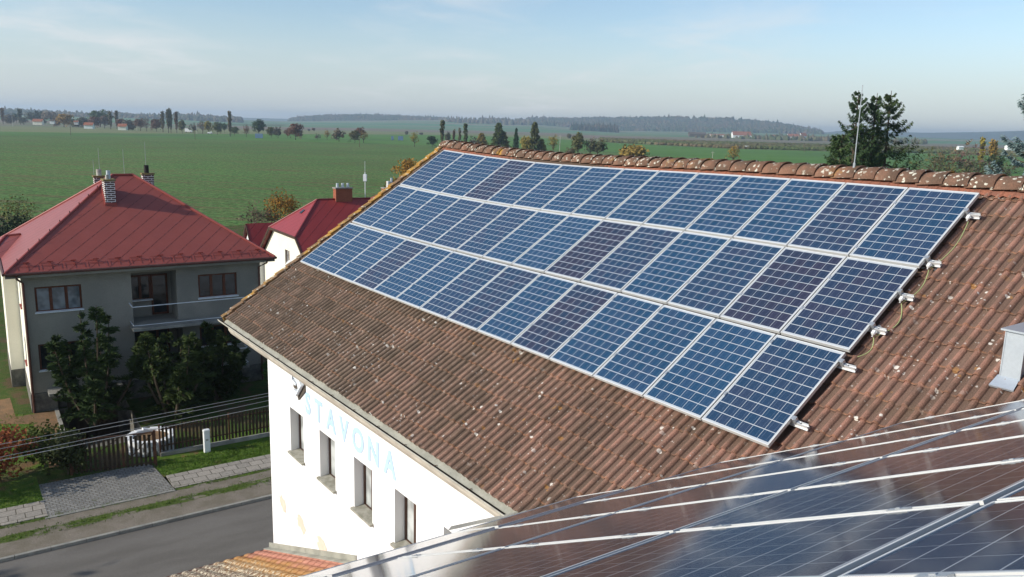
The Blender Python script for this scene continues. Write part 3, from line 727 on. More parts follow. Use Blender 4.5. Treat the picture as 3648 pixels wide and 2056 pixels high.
# rails lying in the open gaps between the panel columns
# sheet metal vent with a flat lid near the valley
vt = thing('roof_vent', 'galvanised sheet metal roof vent with flat lid at the right edge', 'roof vent', RP(15.85, 3.10, TH))
c0 = RP(15.73, 3.06, TH); c0.z -= .1
b_ = MB()
x0, x1, y0, y1 = 0, .165, -.62, 0
Mv = Matrix(((UH.x, HV.x, 0, c0.x), (UH.y, HV.y, 0, c0.y), (0, 0, 1, c0.z), (0, 0, 0, 1)))
H_ = .665
b_.box(0, .185, -.75, 0, 0, H_, Mv); b_.box(-.012, .0, -.012, .006, 0, H_, Mv); b_.box(.185, .197, -.012, .006, 0, H_, Mv)
b_.build('duct', M['zinc'], vt)
b_ = MB(); b_.box(-.05, .26, -.95, .035, H_-.004, H_+.016, Mv); b_.build('lid', M['zinc'], vt)
b_ = MB(); b_.add([RP(15.70, 3.02, TH+.05), RP(15.92, 3.02, TH+.05), RP(15.93, 3.19, TH+.045), RP(15.68, 3.19, TH+.045), RP(15.93, 3.19, TH+.02), RP(15.68, 3.19, TH+.02)], [(0, 3, 2, 1), (3, 5, 4, 2)]); b_.build('apron', M['zinc'], vt)
# lightning rod on the ridge
b_ = MB(); p0 = RP(12.02, -.43, .05); b_.tube([p0, p0+ZU*1.22], [.009, .006], 6); b_.tube([p0-ZU*.12, p0+ZU*.02], [.02, .02], 6)
tag(b_.build('lightning_rod', M['steel']), 'thin steel lightning rod standing on the tiled ridge before the spruces', 'lightning rod')

# ------------------------------------------------------------------ ground, street and fields
GB = -.10
HA = V((-22.02, 34.84, 0)); HE = V((math.cos(R(33.4)), math.sin(R(33.4)), 0)); HF = V((-HE.y, HE.x, 0))
def HP(e, f, z=0.): return HA + HE*e + HF*f + ZU*z
RX0, RX1, RY0, RY1 = 1.62, 4.5, -5.2, .62       # sunken ramp to the basement garage
def hq(mb, e0, e1, f0, f1, z): mb.quad(HP(e0, f0, z), HP(e1, f0, z), HP(e1, f1, z), HP(e0, f1, z))
g = MB(); q_ = 7600
hq(g, -q_, RX0, -q_, q_, GB); hq(g, RX1, q_, -q_, q_, GB); hq(g, RX0, RX1, -q_, RY0, GB); hq(g, RX0, RX1, RY1, q_, GB)
struct(g.build('ground', M['yard']))
g = MB()
hq(g, -60, RX0, -9.6, 66, 0); hq(g, RX1, 90, -9.6, 66, 0); hq(g, RX0, RX1, -9.6, RY0, 0); hq(g, RX0, RX1, RY1, 66, 0)
struct(g.build('garden_ground', M['yard']))
g = MB(); g.quad(HP(RX0, RY0, 0), HP(RX1, RY0, 0), HP(RX1, RY1, -1.7), HP(RX0, RY1, -1.7))
for e_ in (RX0, RX1): g.poly([HP(e_, RY0, 0), HP(e_, RY1, -1.7), HP(e_, RY1, 0)])
g.poly([HP(RX0, RY1, -1.7), HP(RX1, RY1, -1.7), HP(RX1, RY1, 0), HP(RX0, RY1, 0)])
struct(g.build('garage_ramp', M['stone']))
g = MB(); g.prism([HP(RX0-.16, RY0-1.6, 0.0), HP(RX0, RY0-1.6, 0.0), HP(RX0, RY1-.02, 0.0), HP(RX0-.16, RY1-.02, 0.0)], ZU*.06)
tag(g.build('ramp_kerb', M['concrete']), 'low concrete kerb beside the dark garage ramp before the red house', 'kerb')
g = MB(); g.poly([HP(-6, -6.4, .004), HP(RX0-.9, -6.4, .004), HP(RX0-.55, -3, .004), HP(RX0-.75, -.2, .004), HP(RX0-.9, .5, .004), HP(.2, .5, .004), HP(-.8, 1.6, .004), HP(-6, 3, .004)])
struct(g.build('lawn', M['lawn']))
g = MB(); g.poly([HP(RX0-.9, -6.6, .008), HP(RX0-.16, -6.6, .008), HP(RX0-.16, .5, .008), HP(-.1, .35, .008), HP(-.2, 3.4, .008), HP(-1.3, 3.2, .008), HP(-.75, -.3, .008), HP(.45, -1.0, .008), HP(RX0-.75, -3., .008)])
struct(g.build('soil_path', M['soil']))
SK = V((-8.66, 27.82, 0)); SS = V((.8176, .5757, 0)); ST = V((-.5757, .8176, 0))
def SP(s_, t, z=0.): return SK + SS*s_ + ST*t + ZU*z
def sq(mb, s0, s1, t0, t1, z): mb.quad(SP(s0, t0, z), SP(s1, t0, z), SP(s1, t1, z), SP(s0, t1, z))
g = MB(); sq(g, -70, 70, -9.5, .02, GB+.006); struct(g.build('road', M['asphalt']))
g = MB(); sq(g, -70, 70, .10, 2.5, .004); g.quad(SP(-70, .1, GB), SP(70, .1, GB), SP(70, .1, .004), SP(-70, .1, .004)); struct(g.build('gravel_verge', M['verge_ground']))
g = MB(); k = -40.
while k < 30:
    g.prism([SP(k, 0, GB), SP(k+.985, 0, GB), SP(k+.985, .12, GB), SP(k, .12, GB)], ZU*(.108)); k += 1.
struct(g.build('kerb', M['concrete']))
DS0, DS1 = -6.85, -2.75
g = MB(); g.prism([SP(-50, 2.42, 0), SP(DS0, 2.42, 0), SP(DS0, 3.78, 0), SP(-50, 3.78, 0)], ZU*.03); g.prism([SP(DS1, 2.42, 0), SP(40, 2.42, 0), SP(40, 3.72, 0), SP(DS1, 3.72, 0)], ZU*.03)
struct(g.build('pavement', M['slabs']))
g = MB(); g.prism([SP(DS0, 2.30, 0), SP(DS1, 2.30, 0), SP(DS1-.25, 5.3, 0), SP(DS0, 5.3, 0)], ZU*.022)
struct(g.build('driveway', M['cobble']))
g = MB(); g.prism([SP(DS0-.1, 2.2, 0), SP(DS1+.0, 2.2, 0), SP(DS1+.0, 2.3, 0), SP(DS0-.1, 2.3, 0)], ZU*.03); struct(g.build('driveway_edging', M['concrete']))
g = MB(); sq(g, DS1-.1, 30, 3.72, 6.9, .006); sq(g, -40, DS0, 3.78, 6.2, .006); struct(g.build('grass_verge', M['lawn']))
# grass tufts along the verges and the lawn
rd = random.Random(31); g = MB()
def tuft(p, h, n):
    for _ in range(n):
        a = rd.uniform(0, 6.28); q = p+V((math.cos(a), math.sin(a), 0))*rd.uniform(0, .10); d_ = V((rd.gauss(0, .5), rd.gauss(0, .5), 1)).normalized()*h*rd.uniform(.5, 1.2); x = V((math.sin(a), -math.cos(a), 0))*.012
        g.add([q-x, q+x, q+d_], [(0, 1, 2)])
for _ in range(5200):
    r_ = rd.random()
    if r_ < .40: tuft(SP(rd.uniform(DS1-.1, 4), rd.uniform(3.75, 5.25)), .09, 4)
    elif r_ < .62: tuft(SP(rd.uniform(-14, DS0), rd.uniform(3.8, 5.3)), .09, 4)
    elif r_ < .80: s_ = rd.uniform(-14, 3); tuft(SP(s_, 1.35+rd.gauss(0, .17)), .07, 4)
    elif r_ < .88: tuft(SP(rd.uniform(-14, 3), 2.3+rd.gauss(0, .08)), .07, 4)
    else: tuft(HP(rd.uniform(-4.5, .6), rd.uniform(-6.3, 1.)), .10, 4)
o = stuff(g.build('grass', M['leaf']), 'short green grass along the verges and the garden lawn', 'grass'); o['col'] = (.095, .165, .022)
# crop field and the country beyond it
xs_ = [-900, 0, 500, 1000, 1300, 1600, 1900, 2200, 2600, 3000, 3400, 4500]
Bd = [ [466, 482, 489, 503, 511, 520, 530, 545, 575, 600, 620, 690],
       [455, 469, 476, 478, 479, 481, 490, 510, 530, 541, 549, 600],
       [436, 450, 456, 463, 467, 473, 482, 499, 511, 521, 530, 565],
       [400, 425, 440, 452, 457, 465, 471, 486, 496, 506, 513, 545],
       [380, 410, 422, 444, 448, 453, 457, 474, 484, 493, 503, 529],
       [374, 404, 415, 432, 429, 426, 440, 464, 469, 477, 495, 520] ]
def bpt(k, i):
    x, y = xs_[i], Bd[k][i]
    if k < 4: return at(x, y, 0.)
    return atdist(x, y, 2600 if k == 4 else 4000)
g = MB()
near_ = [V((-420, 60, GB+.05)), V((-130, 150, GB+.05)), V((-74, 112, GB+.05)), V((-42, 99, GB+.05)), V((0, 100, GB+.05)), V((30, 110, GB+.05)), V((80, 128, GB+.05)), V((420, 200, GB+.05))]
for i in range(len(xs_)-1):
    pass
far_ = [bpt(0, i)+ZU*(GB+.05) for i in range(len(xs_))]
g.poly(near_[:1]+near_[1:]+far_[::-1]); struct(g.build('crop_field', M['field']))
for k, (nm, mt) in enumerate((('meadow', 'meadow'), ('stubble_field', 'stubble'), ('ploughed_field', 'plough'), ('far_fields', 'fargreen'), ('hillside', 'slope'))):
    g = MB()
    for i in range(len(xs_)-1): g.quad(bpt(k, i), bpt(k, i+1), bpt(k+1, i+1), bpt(k+1, i))
    struct(g.build(nm, M[mt]))
# beyond the crest: ground falls away, then far ridges
def ridge_strip(name, mt, pts, r0_, r1_, seed):
    rd = random.Random(seed); g = MB(); q = []
    for x, yb, yt in pts: q.append((atdist(x, yb, r0_), atdist(x, yt, r1_), atdist(x, yb, r1_+600)))
    for a, b_ in zip(q, q[1:]): g.quad(a[0], b_[0], b_[1], a[1]); g.quad(a[1], b_[1], b_[2], a[2])
    return struct(g.build(name, mt))
M['farhill'] = m_noisy('far_wooded_hills', (.085, .115, .075), (.12, .13, .085), .004, .95, .1)
ridge_strip('hills', M['farhill'], [(-900, 395, 368), (-300, 410, 386), (0, 418, 399), (300, 424, 408), (600, 428, 414), (900, 436, 420), (1040, 440, 424)], 5600, 6300, 1)
ridge_strip('hills', M['farhill'], [(2850, 505, 478), (2925, 508, 473), (3000, 510, 466), (3150, 514, 470), (3300, 517, 473), (3480, 522, 471), (3648, 528, 466), (4400, 548, 470)], 5200, 6200, 2)

# ------------------------------------------------------------------ vegetation
def quadleaf(mb, p, n, s_, asp, rd):
    t = V((rd.gauss(0, 1), rd.gauss(0, 1), rd.gauss(0, 1))); x = n.cross(t)
    if x.length < 1e-4: return
    x.normalize(); y = n.cross(x); x = x*s_; y = y*s_*asp
    mb.add([p-x*.5-y*.5, p+x*.5-y*.5, p+x*.5+y*.5, p-x*.5+y*.5], [(0, 1, 2, 3)])
def rv(rd):
    while True:
        v = V((rd.uniform(-1, 1), rd.uniform(-1, 1), rd.uniform(-1, 1)))
        if .01 < v.length < 1: return v
def limb(mb, p, d, L, r_, rd, depth, tips, nseg=4, n=5):
    pts = [p]; rs = [r_]; d = d.normalized()
    for i in range(nseg):
        d = (d+V((rd.gauss(0, .13), rd.gauss(0, .13), rd.gauss(0, .08)+.05))).normalized()
        pts.append(pts[-1]+d*L/nseg); rs.append(r_*(1-.62*(i+1)/nseg))
    mb.tube(pts, rs, n, cap=False)
    if depth == 0: tips.append((pts[-1], d)); tips.append((pts[-2], d)); return
    for i in range(3 if depth > 1 else 4):
        k = rd.randint(max(1, nseg-3), nseg); s_ = rv(rd); s_ = (s_-d*s_.dot(d)).normalized()
        limb(mb, pts[k], d*.75+s_*.75+V((0, 0, .15)), L*rd.uniform(.55, .75), rs[k]*.62, rd, depth-1, tips, 3, 4 if n > 4 else 3)
def deciduous(seed, H, W, nleaf, ls, dens=1., th=.28, bare=False, leafy=.35):
    """tapered trunk with limbs; crown of leaf faces clustered round the limb ends"""
    rd = random.Random(seed); t = MB(); c = MB(); tips = []
    p0 = V((0, 0, -.2)); top = V((rd.gauss(0, .02)*H, rd.gauss(0, .02)*H, th*H))
    t.tube([p0, top*.5+V((rd.gauss(0, .01)*H, 0, 0)), top], [H*.024, H*.019, H*.016], 7)
    for i in range(6):
        a = i*2.4+rd.uniform(-.4, .4); up_ = .5+.9*rd.random()
        limb(t, top*(rd.uniform(.8, 1.)), V((math.cos(a)*W/H*1.3, math.sin(a)*W/H*1.3, up_)), H*rd.uniform(.24, .36), H*.011, rd, 2 if not bare else 2, tips)
    limb(t, top, V((0, 0, 1)), H*.4, H*.013, rd, 2, tips)
    if not bare:
        cl = []
        for _ in range(26):
            v = rv(rd); v.normalize(); k = rd.uniform(.35, .92)
            cl.append((V((v.x*W/2*k, v.y*W/2*k, H*(.60+v.z*.36*k))), rd.uniform(.13, .24)*W))
        for _ in range(nleaf):
            if rd.random() < .25 and tips: p, r_ = rd.choice(tips)[0], .12*W
            else: p, r_ = rd.choice(cl)
            v = rv(rd)*r_; q = p+V((v.x, v.y, v.z*.8))
            n = (q-V((0, 0, H*.5))).normalized()*.6+rv(rd)*.9; quadleaf(c, q, n.normalized(), ls*rd.uniform(.6, 1.3), .8, rd)
    else:
        for p, d in tips:
            for _ in range(max(2, nleaf//max(1, len(tips)))):
                e_ = p+(d*.6+rv(rd)).normalized()*rd.uniform(.3, 1.)*W*.13; x = d.cross(rv(rd)); x.normalize(); x *= ls*.16
                c.add([p-x, p+x, e_], [(0, 1, 2)])
                if rd.random() < leafy: quadleaf(c, p+rv(rd)*W*.10, rv(rd).normalized(), ls*.8, .8, rd)
    return t, c
def poplar(seed, H, W, nleaf, ls):
    rd = random.Random(seed); t = MB(); c = MB(); t.tube([V((0, 0, -.2)), V((0, 0, H*.5)), V((0, 0, H*.97))], [H*.016, H*.011, H*.002], 6)
    for _ in range(60):
        z = rd.uniform(.12, .82)*H; a = rd.uniform(0, 6.28); r_ = W/2*math.sin(math.pi*min(1, (z/H+.05)*.8))*rd.uniform(.5, 1.1)
        p = V((0, 0, z)); q = V((math.cos(a)*r_, math.sin(a)*r_, z+H*rd.uniform(.10, .20))); t.tube([p, (p+q)/2+V((math.cos(a)*r_*.3, math.sin(a)*r_*.3, -.02*H)), q], [H*.004, H*.003, H*.001], 3, False)
        for _ in range(nleaf//60):
            k = rd.uniform(.3, 1.1); pp = p.lerp(q, k)+rv(rd)*W*.16; quadleaf(c, pp, (rv(rd)+V((math.cos(a), math.sin(a), 0))*.5).normalized(), ls*rd.uniform(.5, 1.2), 1.5, rd)
    return t, c
def conifer(seed, H, W, z0=.06, whorl=None, droop=.25, nq=26, ls=.16, gap=.0, hang=.5, power=.85, tipup=.35, bl=None):
    """spruce: whorls of drooping limbs, each limb fringed with short needle sprays"""
    rd = random.Random(seed); t = MB(); c = MB(); t.tube([V((0, 0, -.2)), V((0, 0, H*.5)), V((0, 0, H))], [H*.017, H*.010, H*.0015], 7)
    z = z0*H
    while z < H*.985:
        k = 1-z/H; L0 = W/2*(k**power)+.10
        for i in range(rd.randint(5, 7)):
            if rd.random() < gap: continue
            a = rd.uniform(0, 6.28); L = L0*rd.uniform(.62, 1.18); out = V((math.cos(a), math.sin(a), 0)); side = V((-out.y, out.x, 0)); zz = z+rd.uniform(-.15, .15)
            f = lambda s_: V((0, 0, zz))+out*(L*s_)+V((0, 0, L*(.10*s_*k*0-droop*math.sin(s_*2.2)*1.0+tipup*s_*s_*s_ + (.55*s_ if k < .18 else 0))))
            pts = [f(s_/4) for s_ in range(5)]; t.tube(pts, [H*.0035*(1-.2*j)*(.4+k) for j in range(5)], 3, False)
            for _ in range(max(5, int(nq*(.3+L/(W/2))))):
                s_ = rd.uniform(.10, 1.04)**.8; p = f(s_); w_ = .13*L*(1.08-s_)+.05
                o_ = rd.uniform(-1, 1); q = p+side*(o_*w_)+out*(abs(o_)*w_*.45)+V((0, 0, -abs(rd.gauss(0, hang*.22))*L*.6 - abs(o_)*w_*.25))
                dd = (side*o_*.8+out*.7+V((0, 0, -.25-hang*rd.random()))).normalized(); x = dd.cross(rv(rd)); x.normalize(); s2 = ls*rd.uniform(.6, 1.4); x *= s2*.20
                c.add([q-x, q+x, q+dd*s2+x*.3, q+dd*s2-x*.3], [(0, 1, 2, 3)])
        z += H*(.022+.022*k)*rd.uniform(.8, 1.2)
    return t, c
def yew(seed, H, W, nl, nq, ls):
    """garden conifer with several crooked leaders, each a plume of short sprays"""
    rd = random.Random(seed); t = MB(); c = MB()
    for i in range(nl):
        a = i*2.4+rd.uniform(-.3, .3); r_ = W/2*math.sqrt((i+.5)/nl)*rd.uniform(.75, 1.05); h = H*(1-.5*(r_/(W/2))**1.2)*rd.uniform(.66, 1.08)
        tip = V((math.cos(a)*r_, math.sin(a)*r_, h)); b_ = V((math.cos(a)*r_*.15, math.sin(a)*r_*.15, -.1)); mid = V((math.cos(a)*r_*.8, math.sin(a)*r_*.8, h*.42))
        pt = lambda s_: b_*(1-s_)**2+mid*(2*s_*(1-s_))+tip*s_*s_
        t.tube([pt(s_/6) for s_ in range(7)], [H*.018*(1-s_*.15) for s_ in range(7)], 5, False)
        for j in range(34):
            s_ = rd.uniform(.06, 1.)**.75; p = pt(s_); aa = rd.uniform(0, 6.28); Lb = (.19*W*(1.12-s_)*rd.uniform(.35, 1.3)+.08)
            dd = V((math.cos(aa), math.sin(aa), rd.uniform(-.25, .75))).normalized()
            for _ in range(nq):
                k = rd.uniform(.05, 1.)**.8; q = p+dd*Lb*k+rv(rd)*.11*(1.25-k)+V((0, 0, -.16*Lb*k*k)); d2 = (dd+rv(rd)*.85).normalized(); x = d2.cross(rv(rd)); x.normalize(); s2 = ls*rd.uniform(.6, 1.4); x *= s2*.17
                c.add([q-x, q+x, q+d2*s2+x*.2, q+d2*s2-x*.2], [(0, 1, 2, 3)])
    return t, c
def plant(name, tc, loc, label, cat, col, group=None, mat='leaf', bark='bark', scale=1., rz=0., lean=(0, 0), trunk='trunk', crown='crown', sx=1.):
    t, c = tc; o = thing(name, label, cat, loc, group)
    o.rotation_euler = (lean[0], lean[1], rz); o.scale = (scale*sx, scale*sx, scale)
    if t.v: t.build(trunk, M[bark], o, local=True)
    k = c.build(crown, M[mat], o, local=True); k['col'] = col
    return o
def replant(src, loc, label, col, group, scale=1., rz=0., sx=1., lean=(0, 0)):
    o = dup(src, Matrix.Translation(V(loc)) @ Matrix.Rotation(rz, 4, 'Z') @ Matrix.Rotation(lean[1], 4, 'Y') @ Matrix.Diagonal((scale*sx, scale*sx, scale, 1)), label, group)
    for c in o.children:
        if c.name.startswith('crown'): c['col'] = col
    return o
# big spruces behind the roof
def placed(x, y_top, H):
    """distance at which a tree of height H on flat ground reaches photo row y_top"""
    dd = ray(x, y_top); k = (H-HC)/dd.z; return V((dd.x*k, dd.y*k, 0))
for i, (x, yt, H, W, sd, lab, lean, col) in enumerate((
        (3072, 322, 18.2, 12.0, 1, 'left of the three tall dark spruces behind the tiled ridge', (0, -.02), (.040, .072, .026)),
        (3126, 332, 18.0, 11.0, 2, 'middle one of the three tall dark spruces behind the tiled ridge', (0, 0), (.046, .080, .028)),
        (3184, 323, 18.4, 16.0, 3, 'right of the three tall spruces, with long drooping limbs to the right', (0, .012), (.052, .082, .026)))):
    plant('spruce_tree', conifer(sd, H, W, nq=170, ls=.22, droop=.22, hang=.70, gap=.14, power=.92, tipup=.36), placed(x, yt, H), lab, 'tree', col, 'tall spruces behind the ridge', 'needle', lean=lean, rz=i*1.3)
plant('pine_tree', conifer(7, 13.6, 6.4, nq=80, ls=.28, droop=-.10, hang=.25, gap=.05, power=.65, tipup=.3), V((30.5, 78, 0)), 'bushy green pine at the left foot of the tall spruces', 'tree', (.060, .100, .034), None, 'needle')
plant('blue_spruce', conifer(9, 16.2, 12.0, nq=260, ls=.17, droop=.12, hang=.35, gap=.03, power=.75), V((26.6, 42., 0)), 'silvery blue spruce cut off by the right edge of the picture', 'tree', (.17, .235, .225), None, 'needle')

# ------------------------------------------------------------------ red hipped house
hs = thing('red_roofed_house', 'two storey grey rendered house under a red hipped sheet roof', 'house', HP(5.8, 5.6))
WL = 11.79; WF = .60; e_l, e_r, f_b = .60, 11.19, 10.9; ZT = 6.45; ZE = 6.63
w_ = MB()
P0 = HP(e_l, WF, .9); N_ = -HF
holes = [(1.08-e_l, 2.96-e_l, 4.65-.9, 5.83-.9, .12), (1.03-e_l, 2.93-e_l, 1.92-.9, 3.18-.9, .12), (8.12-e_l, 10.0-e_l, 4.66-.9, 5.86-.9, .12), (8.08-e_l, 9.98-e_l, 2.15-.9, 3.22-.9, .12),
         (5.08-e_l, 7.1-e_l, 3.70-.9, 6.18-.9, 1.5), (5.08-e_l, 7.3-e_l, .95-.9, 3.35-.9, 1.5)]
wall_face(w_, P0, HE, ZU, e_r-e_l, ZT-.9, holes, .12, N_)
w_.quad(HP(5.04, WF+1.5, .9), HP(7.35, WF+1.5, .9), HP(7.35, WF+1.5, 6.3), HP(5.04, WF+1.5, 6.3))
w_.quad(HP(e_r, WF, .9), HP(e_r, f_b, .9), HP(e_r, f_b, ZT), HP(e_r, WF, ZT)); w_.quad(HP(e_r, f_b, .9), HP(e_l, f_b, .9), HP(e_l, f_b, ZT), HP(e_r, f_b, ZT))
wob = w_.build('wall', M['render_grey'], hs)
w_ = MB(); Pl = HP(e_l, f_b, .0)
wall_face(w_, HP(e_l, f_b, .0), -HF, ZU, f_b-WF, ZT, [(f_b-2.9, f_b-1.9, 4.65, 5.85, .14), (f_b-2.9, f_b-1.9, 1.92, 3.18, .14), (f_b-2.7, f_b-2.0, .25, .8, .14)], .14, -HE)
w_.build('sunny_side_wall', M['render_cream'], hs)
for z_ in (4.65, 1.92): window(hs, HP(e_l, 2.9, z_)+HE*.09, -HF, ZU, -HE, 1.0, 1.2, 2, M['timber'], M['glass_dark'], .07, sill=.16, sm=M['redtrim'])
# projecting bay on the sunny side
w_ = MB()
for q in ((HP(.0, 5.2), HP(e_l, 5.2)), (HP(.0, 9.6), HP(.0, 5.2)), (HP(e_l, 9.6), HP(.0, 9.6))): w_.quad(q[0]+ZU*.9, q[1]+ZU*.9, q[1]+ZU*ZT, q[0]+ZU*ZT)
w_.build('bay_wall', M['render_cream'], hs)
w_ = MB(); w_.prism([HP(e_l-.03, WF-.03, -.1), HP(RX0, WF-.03, -.1), HP(RX0, WF-.03, .88), HP(e_l-.03, WF-.03, .88)], HF*10.2)
w_.prism([HP(RX1, WF-.03, -.1), HP(e_r+.03, WF-.03, -.1), HP(e_r+.03, WF-.03, .88), HP(RX1, WF-.03, .88)], HF*10.2)
w_.prism([HP(-.03, 5.17, -.1), HP(e_l, 5.17, -.1), HP(e_l, 5.17, .88), HP(-.03, 5.17, .88)], HF*4.5)
w_.prism([HP(RX0, WF+.2, -1.75), HP(RX1, WF+.2, -1.75), HP(RX1, WF+.2, .90), HP(RX0, WF+.2, .90)], HF*1.)
w_.build('plinth', M['stone'], hs)
for (a, z_, w__, h__, gm) in ((1.08, 4.65, 1.88, 1.18, 'glass_curtain'), (1.03, 1.92, 1.9, 1.26, 'glass_dark'), (8.12, 4.66, 1.88, 1.20, 'glass_dark'), (8.08, 2.15, 1.9, 1.07, 'glass_dark')):
    window(hs, HP(a, WF+.07, z_), HE, ZU, N_, w__, h__, 3, M['timber'], M[gm], .085, sill=.15, sm=M['whitemetal'])
window(hs, HP(5.17, WF+1.42, 4.55), HE, ZU, N_, .98, 1.25, 2, M['timber'], M['glass_dark'], .08, sill=.14, sm=M['whitemetal'])
window(hs, HP(6.16, WF+1.42, 3.75), HE, ZU, N_, .78, 2.05, 1, M['timber'], M['glass_dark'], .09, name='balcony_door')
window(hs, HP(5.2, WF+1.42, 1.75), HE, ZU, N_, 1.7, 1.25, 3, M['timber'], M['glass_dark'], .08)
# balconies
def balcony(name, e0, e1, f0, zf, zt, nm):
    s_ = MB(); s_.prism([HP(e0-.04, f0-.04, zf-.14), HP(e1+.04, f0-.04, zf-.14), HP(e1+.04, f0-.04, zf), HP(e0-.04, f0-.04, zf)], HF*(WF-f0+.03)); so_ = s_.build(name, M['concrete'], hs)
    b_ = MB()
    b_.bar(HP(e0, f0, zt), HP(e1, f0, zt), .045, .035); b_.bar(HP(e0, f0, zf+.14), HP(e1, f0, zf+.14), .03, .025)
    for e_ in (e0, e1): b_.bar(HP(e_, f0, zt), HP(e_, WF, zt), .045, .035); b_.bar(HP(e_, f0, zf+.14), HP(e_, WF, zf+.14), .03, .025)
    n_ = max(1, round((e1-e0)/1.35))
    for i in range(n_+1): b_.bar(HP(e0+(e1-e0)*i/n_, f0, zf), HP(e0+(e1-e0)*i/n_, f0, zt), .045, .045)
    k = e0+.14
    while k < e1: b_.bar(HP(k, f0, zf+.14), HP(k, f0, zt), .026, .026); k += .145
    k = f0+.14
    while k < WF: b_.bar(HP(e0, k, zf+.14), HP(e0, k, zt), .026, .026); b_.bar(HP(e1, k, zf+.14), HP(e1, k, zt), .026, .026); k += .145
    b_.build('railing', M['whitemetal'], so_)
balcony('balcony', 4.93, 10.95, -.42, 3.70, 4.74, 0)
balcony('lower_balcony', 8.86, 10.25, -.05, 1.12, 2.03, 0)
s_ = MB(); s_.prism([HP(1.25, -.35, .93), HP(4.3, -.35, .93), HP(4.3, -.35, 1.06), HP(1.25, -.35, 1.06)], HF*.93); s_.build('garage_canopy', M['concrete'], hs)
s_ = MB(); s_.box(0, 1, 0, 1, 0, 1, Matrix.Translation(HP(2.0, WF-.02, -1.65)) @ Matrix(((HE.x*2.1, HF.x*.05, 0, 0), (HE.y*2.1, HF.y*.05, 0, 0), (0, 0, 2.1, 0), (0, 0, 0, 1)))); s_.build('garage_door', M['fence'], hs)
# roof
rf = MB(); A0, B0, C0, D0 = HP(0, 0, ZE), HP(WL, 0, ZE), HP(WL, 11.3, ZE), HP(0, 11.3, ZE); R1_, R2_ = HP(5.25, 5.65, 10.48), HP(6.20, 5.65, 10.48)
def face(mb, pts, o, X):
    n = (pts[1]-pts[0]).cross(pts[2]-pts[0]).normalized(); Y = n.cross(X)
    mb.add(pts, [tuple(range(len(pts)))], [((p-o).dot(X), (p-o).dot(Y)) for p in pts])
face(rf, [A0, B0, R2_, R1_], A0, HE); face(rf, [B0, C0, R2_], B0, HF); face(rf, [C0, D0, R1_, R2_], C0, -HE); face(rf, [D0, A0, R1_], D0, -HF)
# small hipped roof over the bay, running into the main slope
bm_ = HP(1.02, 7.4, ZE+.76); b0, b1 = HP(-.62, 4.7, ZE), HP(-.62, 10.1, ZE)
face(rf, [b1, b0, HP(.35, 7.4, ZE+.72)], b1, -HF); face(rf, [b0, HP(.0, 4.7, ZE), bm_, HP(.35, 7.4, ZE+.72)], b0, HE); face(rf, [HP(.0, 10.1, ZE), b1, HP(.35, 7.4, ZE+.72), bm_], HP(0, 10.1, ZE), -HE)
ro = rf.build('roof', M['redroof'], hs)
hb = MB()
for a, b_ in ((A0, R1_), (B0, R2_), (C0, R2_), (D0, R1_), (R1_, R2_), (b0, HP(.35, 7.4, ZE+.72)), (HP(.35, 7.4, ZE+.72), bm_)): hb.tube([a+ZU*.005, b_+ZU*.02], .065, 6)
hb.build('hip_capping', M['redtrim'], ro)
ev = MB()
def eave(a, b_, inn):
    ev.prism([a-ZU*.05, a-ZU*.24, a-ZU*.24+inn*.62, a-ZU*.05+inn*.62], b_-a)
eave(A0, B0, HF); eave(D0, A0, HE); eave(B0, C0, -HE); eave(C0, D0, -HF); eave(b0, HP(0, 4.7, ZE), HF); eave(b1, b0, HE)
ev.build('boxed_eaves', M['render_grey'], ro)
gt = MB()
for a, b_, o_ in ((A0, B0, -HF), (D0, A0, -HE), (B0, C0, HE), (b1, b0, -HE)): gt.tube([a+o_*.06-ZU*.06, b_+o_*.06-ZU*.06], .065, 7)
gt.build('gutter', M['downpipe'], ro)
for e_, o_ in ((.66, 0), (11.1, 0)):
    dp = MB(); dp.tube([HP(e_-.25 if e_ < 5 else e_+.3, -.02, ZE-.12), HP(e_-.22 if e_ < 5 else e_+.3, .1, ZE-.3), HP(e_, .48, ZE-.55), HP(e_, .50, 4), HP(e_, .50, 0)], .05, 7)
    dp.build('downpipe', M['downpipe'], hs)
sl_ = math.atan2(3.85, 5.65); UPS = (HF*math.cos(sl_)+ZU*math.sin(sl_)); NRM = (-HF*math.sin(sl_)+ZU*math.cos(sl_))
for k in range(12):
    e_ = .85+k*.925; b_ = MB(); p = HP(e_, 0, ZE)+UPS*.52
    b_.bar(p-HE*.12+NRM*.10, p+HE*.12+NRM*.10, .025, .05, NRM); b_.bar(p+NRM*0, p+NRM*.10, .03, .03, HE); b_.bar(p-HE*.34+NRM*.03-UPS*.16, p+HE*.30+NRM*.03-UPS*.19, .012, .012, NRM); b_.bar(p-HE*.44+NRM*.025+UPS*.02, p+HE*.12+NRM*.025+UPS*.06, .012, .012, NRM)
    for q in (-.38, .02, .40): b_.bar(p+HE*q+NRM*.02-UPS*.05, p+HE*(q+.03)+NRM*.015-UPS*.40, .012, .012, NRM)
    b_.build('snow_guard', M['redtrim'], ro)
for k in range(9):
    q = A0.lerp(R1_, .1+k*.092); b_ = MB(); b_.bar(q+ZU*.06, q+ZU*.17, .035, .035, HE); b_.build('roof_hook', M['downpipe'], ro)
